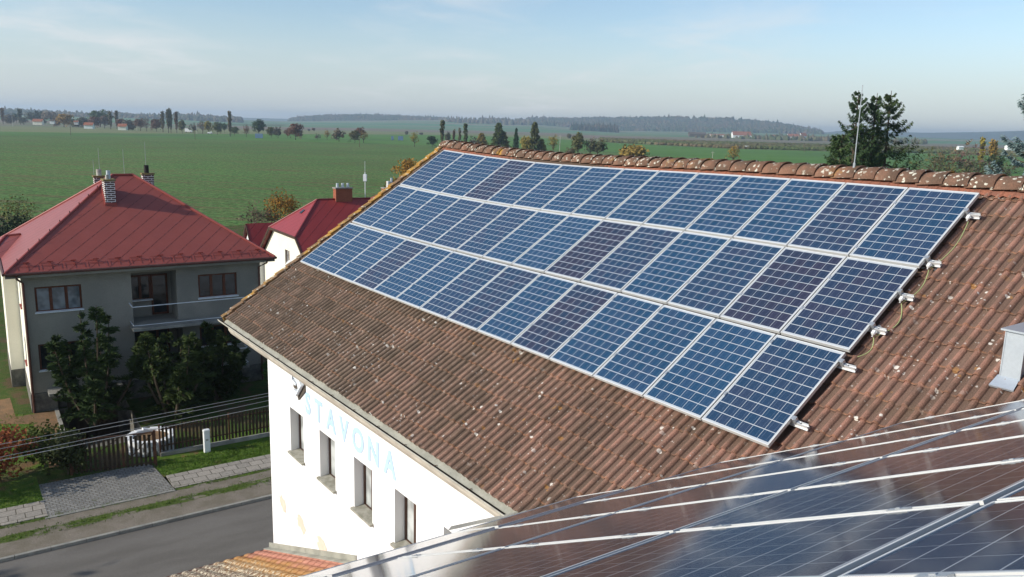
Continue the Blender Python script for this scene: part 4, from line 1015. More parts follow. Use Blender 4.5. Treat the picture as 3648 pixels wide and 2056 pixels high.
def chimney(par, e, f, we, wf, z0, z1, mat, cap, pots, base=None):
    b_ = MB(); b_.prism([HP(e, f, z0), HP(e+we, f, z0), HP(e+we, f+wf, z0), HP(e, f+wf, z0)], ZU*(z1-z0)); c_ = b_.build('chimney', mat, par)
    b_ = MB(); b_.prism([HP(e-.05, f-.05, z1), HP(e+we+.05, f-.05, z1), HP(e+we+.05, f+wf+.05, z1), HP(e-.05, f+wf+.05, z1)], ZU*.08); b_.build('chimney_cap', cap, c_)
    for (pe, pf, r_, h_, mt) in pots:
        b_ = MB(); q = HP(e+pe, f+pf, z1+.08); b_.tube([q, q+ZU*h_], [r_, r_*.96], 10, False); b_.tube([q+ZU*(h_-.02), q], [r_*.75, r_*.75], 10, False); b_.poly([q+ZU*(h_-.05)+V((math.cos(t)*r_*.8, math.sin(t)*r_*.8, 0)) for t in [i*.63 for i in range(10)]]); b_.build('flue', mt, c_)
    return c_
ch = chimney(ro, 4.60, 3.66, .46, .92, 8.9, 10.31, M['brick_dark'], M['cap_moss'], ((.15, .2, .075, .22, M['pot_grey']), (.25, .45, .10, .42, M['zinc'])))
b_ = MB(); b_.prism([HP(4.56, 3.62, 8.8), HP(5.10, 3.62, 8.8), HP(5.10, 4.64, 9.6), HP(4.56, 4.64, 9.6)], ZU*.42); b_.build('chimney_flashing', M['redtrim'], ch)
chimney(ro, 4.5, 6.7, .62, .5, 8.9, 10.30, M['brick_dark'], M['cap_moss'], ((.26, .25, .13, .34, M['pot_grey']),))
chimney(ro, 6.88, 6.9, .55, .5, 8.8, 10.40, M['brick_dark'], M['cap_moss'], ((.24, .25, .125, .42, M['black']),))
for e_, f_, z_, h_ in ((4.55, 7.15, 9.3, 1.9), (4.8, 6.9, 10.6, 1.2), (5.8, 5.65, 10.45, 1.35), (7.1, 7.1, 10.8, 1.35)):
    b_ = MB(); b_.tube([HP(e_, f_, z_), HP(e_, f_, z_+h_)], [.012, .008], 5); b_.build('lightning_rod', M['wire'], ro)

# ------------------------------------------------------------------ white half-hipped house behind
HG = V((-14.66, 54.53, 0))
def GP(e, f, z): return HG + HE*e + HF*f + ZU*z
wh = thing('white_house', 'white rendered house with a half hipped crimson roof and brick chimney', 'house', GP(5, 2.9, 0))
L_ = 6.7; ZR = 8.0; ZH = 5.8; s2 = (ZR-ZH)/2.9; FE = -2.9; ZE2 = ZH + s2*FE
w_ = MB(); gi_ = .35
def zt_(f): return ZH + s2*min(f, 5.76-f)
gp_ = [(FE+.35, 0), (5.76-FE-.35, 0), (5.76-FE-.35, zt_(5.76-FE-.35)-.12), (5.76, ZH-.12), (0, ZH-.12), (FE+.35, zt_(FE+.35)-.12)]
wall_pts = [GP(gi_, f, z) for f, z in gp_]
hole = (2.35, 3.35, 2.9, 4.5)
# gable with a window opening, split into strips round the hole
for f0, f1 in ((FE+.35, hole[0]), (hole[1], 5.76-FE-.35)):
    a, b_ = (f0, f1); w_.poly([GP(gi_, b_, 0), GP(gi_, a, 0), GP(gi_, a, min(ZH, zt_(a))-.12)] + ([GP(gi_, 0, ZH-.12)] if a < 0 < b_ else []) + ([GP(gi_, 5.76, ZH-.12)] if a < 5.76 < b_ else []) + [GP(gi_, b_, min(ZH, zt_(b_))-.12)])
w_.quad(GP(gi_, hole[1], 0), GP(gi_, hole[0], 0), GP(gi_, hole[0], hole[2]), GP(gi_, hole[1], hole[2])); w_.quad(GP(gi_, hole[1], hole[3]), GP(gi_, hole[0], hole[3]), GP(gi_, hole[0], ZH-.12), GP(gi_, hole[1], ZH-.12))
c_ = [(hole[0], hole[2]), (hole[1], hole[2]), (hole[1], hole[3]), (hole[0], hole[3])]
for k in range(4): a, b_ = c_[k], c_[(k+1) % 4]; w_.quad(GP(gi_, *a), GP(gi_, *b_), GP(gi_+.2, *b_), GP(gi_+.2, *a))
w_.quad(GP(gi_, FE+.35, 0), GP(L_-.3, FE+.35, 0), GP(L_-.3, FE+.35, ZE2+.1), GP(gi_, FE+.35, ZE2+.1)); w_.quad(GP(gi_, 5.76-FE-.35, 0), GP(L_-.3, 5.76-FE-.35, 0), GP(L_-.3, 5.76-FE-.35, ZE2+.1), GP(gi_, 5.76-FE-.35, ZE2+.1))
w_.poly([GP(L_-.3, f, z) for f, z in gp_])
w_.build('wall', M['render_cream'], wh)
window(wh, GP(gi_+.12, hole[1], hole[2]), -HF, ZU, -HE, 1.0, 1.6, 2, M['timber'], M['glass_white'], .08, sill=.2, sm=M['timber'])
rf = MB(); ra, rb_ = GP(2.63, 2.9, ZR), GP(L_, 2.9, ZR)
face(rf, [GP(0, FE, ZE2), GP(L_, FE, ZE2), rb_, ra, GP(0, 0, ZH)], GP(0, FE, ZE2), HE); face(rf, [GP(L_, 5.8-FE, ZE2), GP(0, 5.8-FE, ZE2), GP(0, 5.8, ZH), ra, rb_], GP(L_, 5.8-FE, ZE2), -HE)
face(rf, [GP(0, 5.8, ZH), GP(0, 0, ZH), ra], GP(0, 5.8, ZH), -HF)
ro2 = rf.build('roof', M['redroof2'], wh)
tr = MB()
for a, b_ in ((GP(0, 5.8, ZH), GP(0, 0, ZH)), (GP(0, 0, ZH), GP(0, FE, ZE2)), (GP(0, 5.8, ZH), GP(0, 5.8-FE, ZE2)), (GP(0, FE, ZE2), GP(L_, FE, ZE2))): tr.bar(a-ZU*.06, b_-ZU*.06, .08, .16)
tr.build('fascia', M['timber_dark'], ro2)
tr = MB()
for a, b_ in ((ra, rb_), (ra, GP(0, 0, ZH)), (ra, GP(0, 5.8, ZH))): tr.tube([a, b_], .07, 6)
tr.build('hip_capping', M['redtrim2'], ro2)
b_ = MB(); q = GP(1.6, 3.4, 0); z_ = ZH+1.6*(ZR-ZH)/2.63; b_.bar(GP(1.45, 3.1, z_-.10), GP(1.75, 3.1, z_+.14), .35, .05); b_.build('skylight', M['glass_dark'], ro2)
hA, hEo = HA, HE
def chimG(e, f, we, wf, z0, z1, pots):
    global HA
    HA = HG; c_ = chimney(ro2, e, f, we, wf, z0, z1, M['brick_red'], M['concrete'], pots); HA = hA; return c_
chimG(3.95, 2.65, 1.25, .55, 7.4, 8.75, ((.22, .28, .10, .30, M['zinc']), (.62, .28, .10, .30, M['zinc']), (1.02, .28, .10, .30, M['zinc'])))
b_ = MB(); q = GP(6.3, 2.9, ZR-.1); b_.tube([q, q+ZU*2.0], .03, 5); b_.box(-.12, .12, -.12, .12, 1.35, 1.85, Matrix.Translation(q)); b_.tube([q+ZU*2.0, q+ZU*2.8], .012, 5); b_.build('antenna', M['whitemetal'], ro2)
b_ = MB(); q = GP(.15, 1.75, 3.5); ax = (-HE*.9-HF*.3+ZU*.35).normalized(); x = ax.cross(ZU).normalized(); y = ax.cross(x); rings = []
for j in range(4):
    r_ = .42*j/3; rings.append([q+ax*(.10*(j/3)**2)+x*(math.cos(t)*r_)+y*(math.sin(t)*r_*1.08) for t in [2*math.pi*i/14 for i in range(14)]])
o_ = len(b_.v); b_.v += [tuple(p) for r_ in rings for p in r_]
for j in range(3):
    for i in range(14): i2 = (i+1) % 14; b_.f.append((o_+j*14+i, o_+j*14+i2, o_+(j+1)*14+i2, o_+(j+1)*14+i))
b_.tube([q, q+HE*.3], .025, 5); b_.tube([q+ax*.02-y*.0-ZU*.4, q+ax*.42], .012, 4); tag(b_.build('satellite_dish', M['whitemetal']), 'white satellite dish on the gable of the white house', 'satellite dish')
# little gabled outbuilding left of it, and the neighbour whose chimney shows over the verge
gq = V((-20.45, 62.8, 0))
gr = thing('outbuilding', 'small white gabled outbuilding with dark red roof behind the red house', 'outbuilding', gq)
def QP(e, f, z): return gq + HE*e + HF*f + ZU*z
b_ = MB(); b_.poly([QP(0, 1.5, 0), QP(0, -1.5, 0), QP(0, -1.5, 3.5), QP(0, 0, 5.1), QP(0, 1.5, 3.5)]); b_.quad(QP(0, -1.5, 0), QP(5, -1.5, 0), QP(5, -1.5, 3.5), QP(0, -1.5, 3.5)); b_.quad(QP(0, 1.5, 0), QP(5, 1.5, 0), QP(5, 1.5, 3.5), QP(0, 1.5, 3.5)); b_.build('wall', M['render'], gr)
b_ = MB(); face(b_, [QP(-.2, -1.9, 3.15), QP(5, -1.9, 3.15), QP(5, 0, 5.6), QP(-.2, 0, 5.6)], QP(0, -1.9, 3), HE); face(b_, [QP(5, 1.9, 3.15), QP(-.2, 1.9, 3.15), QP(-.2, 0, 5.6), QP(5, 0, 5.6)], QP(5, 1.9, 3), -HE); b_.build('roof', M['redroof2'], gr)
b_ = MB(); b_.bar(QP(-.22, -1.9, 3.08), QP(-.22, 0, 5.53), .06, .14); b_.bar(QP(-.22, 1.9, 3.08), QP(-.22, 0, 5.53), .06, .14); b_.build('bargeboard', M['timber_dark'], gr)
window(gr, QP(-.01, -.05, 3.3), -HF, ZU, -HE, .45, .9, 1, M['timber_dark'], M['glass_dark'], .06)
nb = thing('neighbour_house', 'house mostly hidden by the tiled verge, its red hip and brick chimney showing', 'house', GP(12, 12, 0))
b_ = MB(); b_.prism([GP(9.5, 8.5, 0), GP(19, 8.5, 0), GP(19, 16, 0), GP(9.5, 16, 0)], ZU*5.2); b_.build('wall', M['render_cream'], nb)
b_ = MB(); q0, q1, q2, q3 = GP(9, 8, 5.1), GP(19.5, 8, 5.1), GP(19.5, 16.5, 5.1), GP(9, 16.5, 5.1); t0, t1 = GP(12.2, 12.2, 7.75), GP(16, 12.2, 7.75)
face(b_, [q0, q1, t1, t0], q0, HE); face(b_, [q3, q0, t0], q3, -HF); face(b_, [q2, q3, t0, t1], q2, -HE); face(b_, [q1, q2, t1], q1, HF); ro3 = b_.build('roof', M['redroof2'], nb)
cb = atdist(1378, 668, 66); k_ = cb-HG; HA = HG; chimney(ro3, k_.dot(HE)-.2, k_.dot(HF), 1.3, .6, 5.8, cb.z-.1, M['brick_red'], M['concrete'], ((.45, .3, .13, .5, M['whiteplastic']), (.75, .3, .10, .75, M['zinc']), (1.0, .3, .16, .5, M['black']))); HA = hA

# ------------------------------------------------------------------ lean-to annex below the street wall
ax_ = thing('annex', 'low annex with mossy orange pantile roof against the foot of the white wall', 'annex', WP(3, 0, 1.5))
def AP(u_, o_, h=0.):
    z = 2.78+(u_-.60)*.40 if u_ < 5.6 else 4.78-(u_-5.6)*.40
    return WP(u_, z, o_)+ZU*h
am = MB(); rd = random.Random(4)
us = []; k = 0
uu = .45
while uu < 5.6: us += [(uu, .0), (uu+.02, .012), (uu+.315, -.02 if False else .0), (uu+.33, .028)]; uu += .33
os_ = []; oo = .0
while oo < 4.6: os_ += [(oo, 0), (oo+.05, .03), (oo+.10, .038), (oo+.15, .03), (oo+.19, 0)]; oo += .25
base_i = len(am.v)
for (o_, h2) in os_:
    for (u_, h1) in us:
        am.v.append(tuple(AP(u_, o_, .03+h2+(.0 if h1 == 0 else h1*.4)))); am.uv.append((o_, u_)); am.at.append(rd.random())
nu = len(us)
for i in range(len(os_)-1):
    for j in range(nu-1): a = base_i+i*nu+j; am.f.append((a, a+nu, a+nu+1, a+1))
m, nt, b = new_mat('mossy_pantile', .9, .15); uv = uvco(nt); o_s, u_s, _ = sepx(nt, uv)
col = mixc(nt, rng(nt, noise(nt, uv, 3., 3.), .35, .65), (.42, .185, .130), (.50, .235, .165))
wy = mth(nt, 'ADD', o_s, mth(nt, 'MULTIPLY', mth(nt, 'SUBTRACT', noise(nt, uv, 1.6, 4.), .5), 1.1))
col = mixc(nt, mth(nt, 'MULTIPLY', rng(nt, wy, .35, .9), .8), col, (.36, .195, .045))
col = mixc(nt, rng(nt, wy, 1.0, 1.7), col, (.15, .095, .070))
li = mth(nt, 'MULTIPLY', rng(nt, noise(nt, uv, 16., 4., .7), .50, .56), rng(nt, wy, .7, 1.35)); col = mixc(nt, li, col, (.66, .60, .45))
setc(nt, b, col); bump(nt, b, noise(nt, uv, 50., 3.), .5, .02)
am.build('roof', m, ax_)
b_ = MB(); b_.quad(AP(5.6, 0, .03), AP(5.6, 4.6, .03), AP(10.6, 4.6, .03), AP(10.6, 0, .03)); b_.build('far_roof_slope', m, ax_)
b_ = MB(); b_.prism([AP(.42, -.0, .075), AP(.42, .17, .075), AP(.42, .17, .055), AP(.42, 0, .055)], AP(5.6, 0)-AP(.42, 0)); b_.prism([AP(.42, 0.0, .07), AP(.42, .02, .07), AP(.42, .02, .20), AP(.42, 0.0, .20)], AP(5.6, 0)-AP(.42, 0)); b_.build('wall_flashing', M['sheet_grey'], ax_)
b_ = MB(); b_.quad(WP(.75, 0, .0), WP(.75, 0, 4.3), WP(.75, 2.75, 4.3), WP(.75, 2.75, 0)); b_.poly([WP(.75, 0, 4.3), WP(10.4, 0, 4.3), WP(10.4, 2.8, 4.3), WP(5.6, 4.7, 4.3), WP(.75, 2.75, 4.3)]); b_.build('wall', M['render'], ax_)
b_ = MB(); b_.tube([AP(.38, .05, -.02), AP(.38, 4.5, -.02)], .06, 8); b_.build('gutter', M['downpipe'], ax_)

# ------------------------------------------------------------------ fence, gate and street things
def pickets(mb, p0, p1, h, n, w=.085, z0=.08):
    d = (p1-p0); X = d.normalized(); Y = V((-X.y, X.x, 0)); rd = random.Random(int(abs(p0.x)*100))
    for i in range(n):
        q = p0+d*((i+.5)/n); hh = h+rd.gauss(0, .012); tl_ = X*rd.gauss(0, .006)
        mb.prism([q-X*w/2+ZU*z0, q+X*w/2+ZU*z0, q+X*w/2+ZU*hh+tl_, q-X*w/2+ZU*hh+tl_], Y*.022)
F0, F1 = at(572, 1622, .05), at(955, 1550, .05); F0.z = F1.z = 0
FX = (F1-F0).normalized(); FY = V((-FX.y, FX.x, 0)); FL = 14.
fe = thing('picket_fence', 'dark brown picket fence on a low concrete plinth before the garden', 'fence', F0)
b_ = MB(); b_.prism([F0-FY*.07, F0+FX*FL-FY*.07, F0+FX*FL+FY*.07, F0+FY*.07], ZU*.16); b_.build('plinth', M['concrete'], fe)
for k in range(5):
    s0, s1 = .06+k*2.75, .06+(k+1)*2.75-.09; b_ = MB(); pickets(b_, F0+FX*s0, F0+FX*s1, 1.30, 18, .085, .20); po = b_.build('picket_panel', M['fence'], fe)
    b_ = MB()
    for z_ in (.42, 1.12): b_.bar(F0+FX*s0+FY*.045+ZU*z_, F0+FX*s1+FY*.045+ZU*z_, .03, .05)
    b_.build('rail', M['rust'], po)
    b_ = MB(); b_.bar(F0+FX*(s0-.05)+FY*.03, F0+FX*(s0-.05)+FY*.03+ZU*1.36, .06, .06, FX); b_.build('post', M['rust'], fe)
G1, G0 = at(556, 1654, .05), at(255, 1688, .05); G1.z = G0.z = 0
GX = (G0-G1); GLn = GX.length; GX.normalize(); GY = V((GX.y, -GX.x, 0))
gt_ = thing('picket_gate', 'double driveway gate of dark pickets in a rusty steel frame', 'gate', (G0+G1)/2)
for k, (a, b2) in enumerate(((.06, GLn*.38), (GLn*.38+.04, GLn-.06))):
    b_ = MB(); p0, p1 = G1+GX*b2, G1+GX*a
    for q in (p0, p1): b_.bar(q+ZU*.08, q+ZU*1.40, .045, .045, GX)
    for z_ in (.14, 1.38): b_.bar(p0+ZU*z_, p1+ZU*z_, .04, .04)
    b_.bar(p0+ZU*.16, p1+ZU*1.36, .03, .03); lf = b_.build('gate_leaf', M['rust'], gt_)
    b_ = MB(); pickets(b_, p0-GX*.05-GY*.05, p1+GX*.05-GY*.05, 1.34, round((b2-a)/.175), .095, .06); b_.build('picket_panel', M['fence'], lf)
for s_ in (0, GLn): b_ = MB(); b_.bar(G1+GX*s_, G1+GX*s_+ZU*1.46, .09, .09, GX); b_.build('gate_post', M['rust'], gt_)
pp = V((-12.38, 31.72, 0)); b_ = MB()
def rbox(mb, c, X, Y, a, bb, z0, z1, r_=.035):
    pts = []
    for sx, sy, st_ in ((1, 1, 0), (-1, 1, 90), (-1, -1, 180), (1, -1, 270)):
        for t in (0, 30, 60, 90): an = R(st_+t); pts.append(c+X*(sx*(a-r_)+math.cos(an)*r_)+Y*(sy*(bb-r_)+math.sin(an)*r_)+ZU*z0)
    mb.prism(pts, ZU*(z1-z0))
pl = thing('service_pillar', 'white plastic service pillar on the grass in front of the fence', 'utility pillar', pp)
rbox(b_, pp, FX, FY, .125, .10, 0, .90); b_.build('body', M['whiteplastic'], pl)
b_ = MB(); rbox(b_, pp, FX, FY, .137, .112, .90, .955, .05); rbox(b_, pp, FX, FY, .115, .09, .955, .975, .05); b_.build('cap', M['whiteplastic'], pl)
b_ = MB(); b_.prism([pp+FX*a-FY*.103+ZU*z_ for a, z_ in ((-.05, .52), (.05, .52), (.05, .60), (-.05, .60))], -FY*.004); b_.build('warning_plate', M['pot_grey'], pl)
# white-rimmed round planter behind the gate
tb = thing('round_planter', 'round planter of white stones behind the picket gate', 'planter', V((-14.7, 31.9, 0)))
b_ = MB(); rd = random.Random(6); c0 = V((-14.75, 31.9, 0))
for lay in range(3):
    for i in range(17):
        a = 2*math.pi*(i+.5*lay)/17; q = c0+V((math.cos(a), math.sin(a), 0))*.82; s_ = .14*rd.uniform(.85, 1.1)
        Mx = Matrix.Translation(q+ZU*(.12+lay*.20)) @ Matrix.Rotation(a, 4, 'Z') @ Matrix.Rotation(rd.gauss(0, .1), 4, 'X'); b_.box(-.12, .12, -s_, s_, -.095, .095, Mx)
b_.build('stone_ring', M['whitepaint'], tb)
b_ = MB(); b_.poly([c0+V((math.cos(t*.35)*.78, math.sin(t*.35)*.78, .5)) for t in range(18)]); b_.build('soil', M['soil'], tb)
# overhead wires along the street, past the gable
for k, ((y0, y1), lab) in enumerate((((1583, 1401), 'uppermost'), ((1599, 1411), 'second highest'), ((1629, 1427), 'third highest'), ((1640, 1446), 'lowest'))):
    a, b2 = at(0, y0, 6.), at(955, y1, 6.); d_ = (b2-a); q0, q1 = a-d_*1.6, a+d_*4.2; pts = []
    for i in range(41):
        s_ = i/40; p = q0.lerp(q1, s_); sm = 1.6/5.8; sn = 2.6/5.8
        def q_(x): return -.25*(1-(2*x-1)**2)
        p.z += q_(s_) - (q_(sm)+(q_(sn)-q_(sm))*(s_-sm)/(sn-sm)); pts.append(p)
    b_ = MB(); b_.tube(pts, .0065 if k < 3 else .008, 5); tag(b_.build('overhead_wire', M['wire']), f"{lab} of the four overhead wires crossing the street in front of the garden", 'wire', 'overhead wires over the street')

# ------------------------------------------------------------------ garden plants
plant('yew_tree', yew(1, 5.9, 4.6, 11, 84, .17), HP(2.9, -1.7, 0), 'dark spiky yew before the left window of the red house', 'shrub', (.040, .066, .018), 'dark yews before the red house', 'needle')
plant('yew_tree', yew(2, 5.9, 4.8, 12, 90, .17), HP(6.0, -2.9, 0), 'broad dark yew in front of the balcony, middle of the three', 'shrub', (.046, .068, .017), 'dark yews before the red house', 'needle')
plant('yew_tree', yew(3, 4.4, 3.4, 9, 84, .17), HP(8.4, -1.4, 0), 'dark yew at the right before the lower balcony', 'shrub', (.042, .062, .016), 'dark yews before the red house', 'needle')
plant('spreading_juniper', yew(4, 2.5, 3.6, 12, 60, .17), HP(11.9, -1.9, 0), 'low spreading green juniper beside the white building corner', 'shrub', (.060, .105, .026), None, 'needle')
for k, (e_, f_, h, w, c_, lb) in enumerate(((-.9, -7.0, 2.3, 2.6, (.26, .075, .03), 'red autumn bush at the left edge beside the hedge'), (.6, -6.4, 1.9, 2.2, (.085, .105, .022), 'green and yellow bush between the red bush and the picket gate'), (1.3, -7.6, 1.7, 2.0, (.048, .058, .018), 'dark low bush beside the left gate post'), (-2.4, -7.6, 2.2, 2.6, (.14, .075, .03), 'brownish bush at the very left edge by the pavement'))):
    plant('autumn_bush', deciduous(40+k, h, w, 1500, .10, th=.12), HP(e_, f_, 0), lb, 'bush', c_, 'bushes left of the gate', scale=1.)
plant('orchard_tree', deciduous(51, 4.6, 6.0, 620, .15, th=.36), at(62, 832, 0), 'thin yellow-green fruit tree beyond the red roof at the left edge', 'tree', (.155, .155, .04))
plant('dark_hedge', deciduous(52, 2.4, 9.0, 2600, .22, th=.1), at(10, 880, 0), 'dark hedge below the fruit tree at the left edge', 'hedge', (.022, .036, .012))
plant('orange_bush', deciduous(53, 4.6, 5.5, 1500, .17, th=.15), at(1018, 800, 0), 'orange autumn bush behind the ridge of the white house', 'bush', (.27, .135, .02))
plant('bare_bush', deciduous(54, 3.6, 6.0, 500, .28, bare=True, th=.1), at(905, 800, 0), 'bare grey thicket left of the orange bush at the field edge', 'bush', (.15, .115, .075))
plant('bare_bush', deciduous(55, 3.4, 6.0, 500, .28, bare=True, th=.1), at(965, 795, 0), 'bare brown thicket touching the orange bush at the field edge', 'bush', (.17, .105, .06))
plant('orange_tree', deciduous(56, 7.6, 6.2, 1900, .24, th=.2), placed(1462, 552, 7.6), 'orange autumn tree rising behind the tiled verge', 'tree', (.30, .155, .022))
plant('orange_tree', deciduous(57, 5.2, 5.2, 1400, .22, th=.2), placed(1418, 625, 5.2), 'low orange bush half hidden below the tiled verge', 'tree', (.27, .155, .026))
# street trees out of the frame whose shadows streak the road
plant('street_tree', deciduous(61, 9.5, 6., 500, .35, bare=True), V((-30, 15.5, 0)), 'bare street tree left of the picture, casting streaks on the road', 'tree', (.16, .11, .06))
replant(bpy.data.objects['street_tree'], (-36, 10.5, 0), 'second bare street tree left of the picture, farther along the road', (.16, .11, .06), None, 1.1, 1.)

# ------------------------------------------------------------------ trees, houses and signs far out in the country
def c1(x, y): return (x/2.576, 340+y/2.576)
def c2(x, y): return (900+x/2.576, 340+y/2.576)
def c3(x, y): return (1800+x/2.576, 340+y/2.576)
FAR = {}
def far_proto(kind, v):
    if (kind, v) in FAR: return None
    if kind == 'round': tc = deciduous(100+v, 10, 8, 1500, .55, th=.2)
    elif kind == 'thin': tc = deciduous(110+v, 10, 6, 420, .42, th=.22)
    elif kind == 'bare': tc = deciduous(120+v, 10, 8, 900, 1.0, bare=True, th=.2)
    elif kind == 'wisp': tc = deciduous(160+v, 10, 8, 420, .8, bare=True, th=.16, leafy=.05)
    elif kind == 'poplar': tc = poplar(130+v, 10, 1.9, 900, .36)
    elif kind == 'bush': tc = deciduous(140+v, 5, 7, 1100, .55, th=.1)
    elif kind == 'conifer': tc = conifer(150+v, 10, 4.5, nq=40, ls=.6, droop=.2, hang=.7, gap=.1)
    return tc
NAMES = dict(round='roadside_tree', thin='roadside_tree', bare='bare_tree', wisp='bare_fruit_tree', poplar='poplar_tree', bush='field_bush', conifer='conifer_tree')
WID = dict(round=8, thin=6, bare=8, wisp=8, poplar=1.9, bush=7, conifer=4.5); HEI = dict(bush=5)
cols = dict(rust=(.155, .085, .055), brown=(.165, .120, .070), green=(.060, .105, .030), deep=(.035, .068, .022), olive=(.105, .115, .040), yellow=(.30, .205, .045), beige=(.20, .165, .115), grey=(.12, .115, .085), gold=(.25, .20, .045))
CW = dict(rust='rust brown', brown='brownish', green='green', deep='dark green', olive='olive green', yellow='yellow', beige='pale beige', grey='grey', gold='golden')
KW = dict(round='round tree', thin='thin-leaved tree', bare='bare tree', wisp='bare fruit tree', poplar='slender poplar', bush='low bush', conifer='conifer')
LIST = []
def T(kind, xb, yb, yt, w, col, c=c1, dist=None, place='along the far field road'): LIST.append((kind, *c(xb, yb), c(xb, yt)[1], w/2.576, col, dist, place))
for a in (('poplar', 30, 265, 140, 28, 'brown'), ('bush', 88, 258, 188, 90, 'brown'), ('round', 150, 258, 168, 60, 'deep'), ('poplar', 190, 268, 146, 34, 'grey'), ('round', 215, 270, 205, 70, 'grey'), ('round', 300, 262, 152, 110, 'grey'), ('conifer', 345, 255, 156, 60, 'deep'), ('conifer', 385, 255, 162, 60, 'deep'), ('round', 460, 262, 148, 120, 'beige'),
          ('bush', 525, 288, 222, 60, 'rust'), ('round', 590, 292, 174, 125, 'yellow'), ('bush', 700, 292, 220, 90, 'olive'), ('bush', 770, 292, 212, 90, 'grey'), ('round', 918, 290, 134, 160, 'green'), ('round', 868, 300, 198, 95, 'rust'), ('round', 960, 302, 192, 95, 'brown'), ('poplar', 1017, 312, 168, 34, 'brown'), ('poplar', 1075, 310, 158, 28, 'brown'), ('round', 1120, 316, 216, 90, 'rust'), ('bush', 1190, 318, 238, 120, 'grey'),
          ('round', 1288, 325, 208, 100, 'rust'), ('thin', 1345, 330, 203, 66, 'beige'), ('round', 1436, 333, 216, 88, 'rust'), ('poplar', 1497, 337, 164, 34, 'brown'), ('poplar', 1548, 346, 148, 30, 'brown'), ('poplar', 1570, 346, 146, 28, 'beige'), ('poplar', 1623, 345, 166, 30, 'brown'), ('round', 1674, 350, 226, 64, 'olive'), ('bare', 1775, 345, 250, 60, 'grey'), ('thin', 1858, 350, 226, 80, 'brown'), ('round', 1912, 352, 236, 80, 'gold'), ('round', 1996, 360, 240, 82, 'olive'), ('round', 2062, 345, 250, 46, 'green'), ('poplar', 2113, 378, 163, 32, 'brown'), ('round', 2152, 368, 284, 76, 'olive'), ('thin', 2260, 384, 262, 56, 'rust'), ('round', 2380, 372, 218, 118, 'deep'), ('round', 2490, 388, 284, 84, 'olive'), ('bare', 2552, 392, 276, 74, 'grey')): T(*a)
for a in (('round', 322, 392, 302, 66, 'rust'), ('round', 396, 410, 248, 132, 'rust'), ('bare', 597, 408, 346, 44, 'grey'), ('thin', 685, 408, 308, 48, 'gold'), ('bare', 792, 424, 296, 120, 'brown'), ('round', 986, 400, 280, 84, 'rust'), ('round', 938, 436, 312, 100, 'olive'), ('thin', 1018, 436, 322, 76, 'gold'), ('thin', 1482, 472, 322, 78, 'gold'), ('round', 1648, 474, 362, 96, 'deep'), ('bush', 517, 328, 305, 22, 'grey'), ('bush', 557, 326, 300, 32, 'rust'), ('bush', 1412, 360, 328, 34, 'grey'), ('bush', 1545, 364, 342, 38, 'grey'),
          ('poplar', 1738, 478, 230, 42, 'olive'), ('round', 1790, 482, 325, 50, 'grey'), ('poplar', 1846, 482, 318, 22, 'brown'), ('poplar', 1898, 486, 300, 26, 'beige'), ('poplar', 1952, 490, 262, 40, 'olive'), ('bare', 2025, 496, 358, 80, 'grey')): T(*a, c=c2)
for a in (('thin', 440, 532, 350, 108, 'yellow'), ('round', 600, 560, 470, 90, 'brown'), ('round', 668, 562, 326, 130, 'olive'), ('thin', 775, 565, 372, 120, 'grey'), ('round', 850, 568, 392, 150, 'olive'), ('bush', 200, 545, 385, 140, 'gold'), ('thin', 2086, 622, 448, 116, 'yellow'), ('bush', 585, 396, 352, 42, 'grey'), ('bush', 1150, 640, 462, 290, 'gold')): T(*a, c=c3, place='beyond the tiled ridge')
for a in (('conifer', 2100, 480, 345, 120, 'gold'), ('conifer', 2255, 500, 255, 150, 'olive'), ('conifer', 2290, 500, 330, 150, 'gold'), ('conifer', 2415, 510, 300, 60, 'deep')): T(*a, c=c2, place='beyond the tiled ridge')
for a in (('conifer', 265, 548, 250, 130, 'olive'), ('conifer', 330, 548, 400, 110, 'gold')): T(*a, c=c3, place='beyond the tiled ridge')
def c4(x, y): return (2700+x/2.717, 300+y/2.717)
for a in (('wisp', 1700, 905, 600, 330, 'olive'), ('wisp', 1850, 915, 560, 330, 'brown'), ('wisp', 2000, 915, 575, 330, 'beige'), ('wisp', 1880, 940, 700, 380, 'olive'), ('wisp', 2150, 925, 640, 300, 'olive'), ('bush', 2285, 900, 705, 130, 'deep'), ('poplar', 2246, 860, 590, 60, 'yellow'), ('poplar', 2140, 850, 560, 46, 'yellow'), ('wisp', 2380, 930, 740, 220, 'brown'), ('wisp', 1620, 935, 740, 220, 'olive'), ('wisp', 2080, 950, 760, 300, 'olive')): T(*a, c=c4, place='right of the tall spruces')
LIST.sort(key=lambda a: a[1])
cnt = {}; rd = random.Random(77); tot = {}
for a in LIST: tot[(a[0], a[5], a[7])] = tot.get((a[0], a[5], a[7]), 0)+1
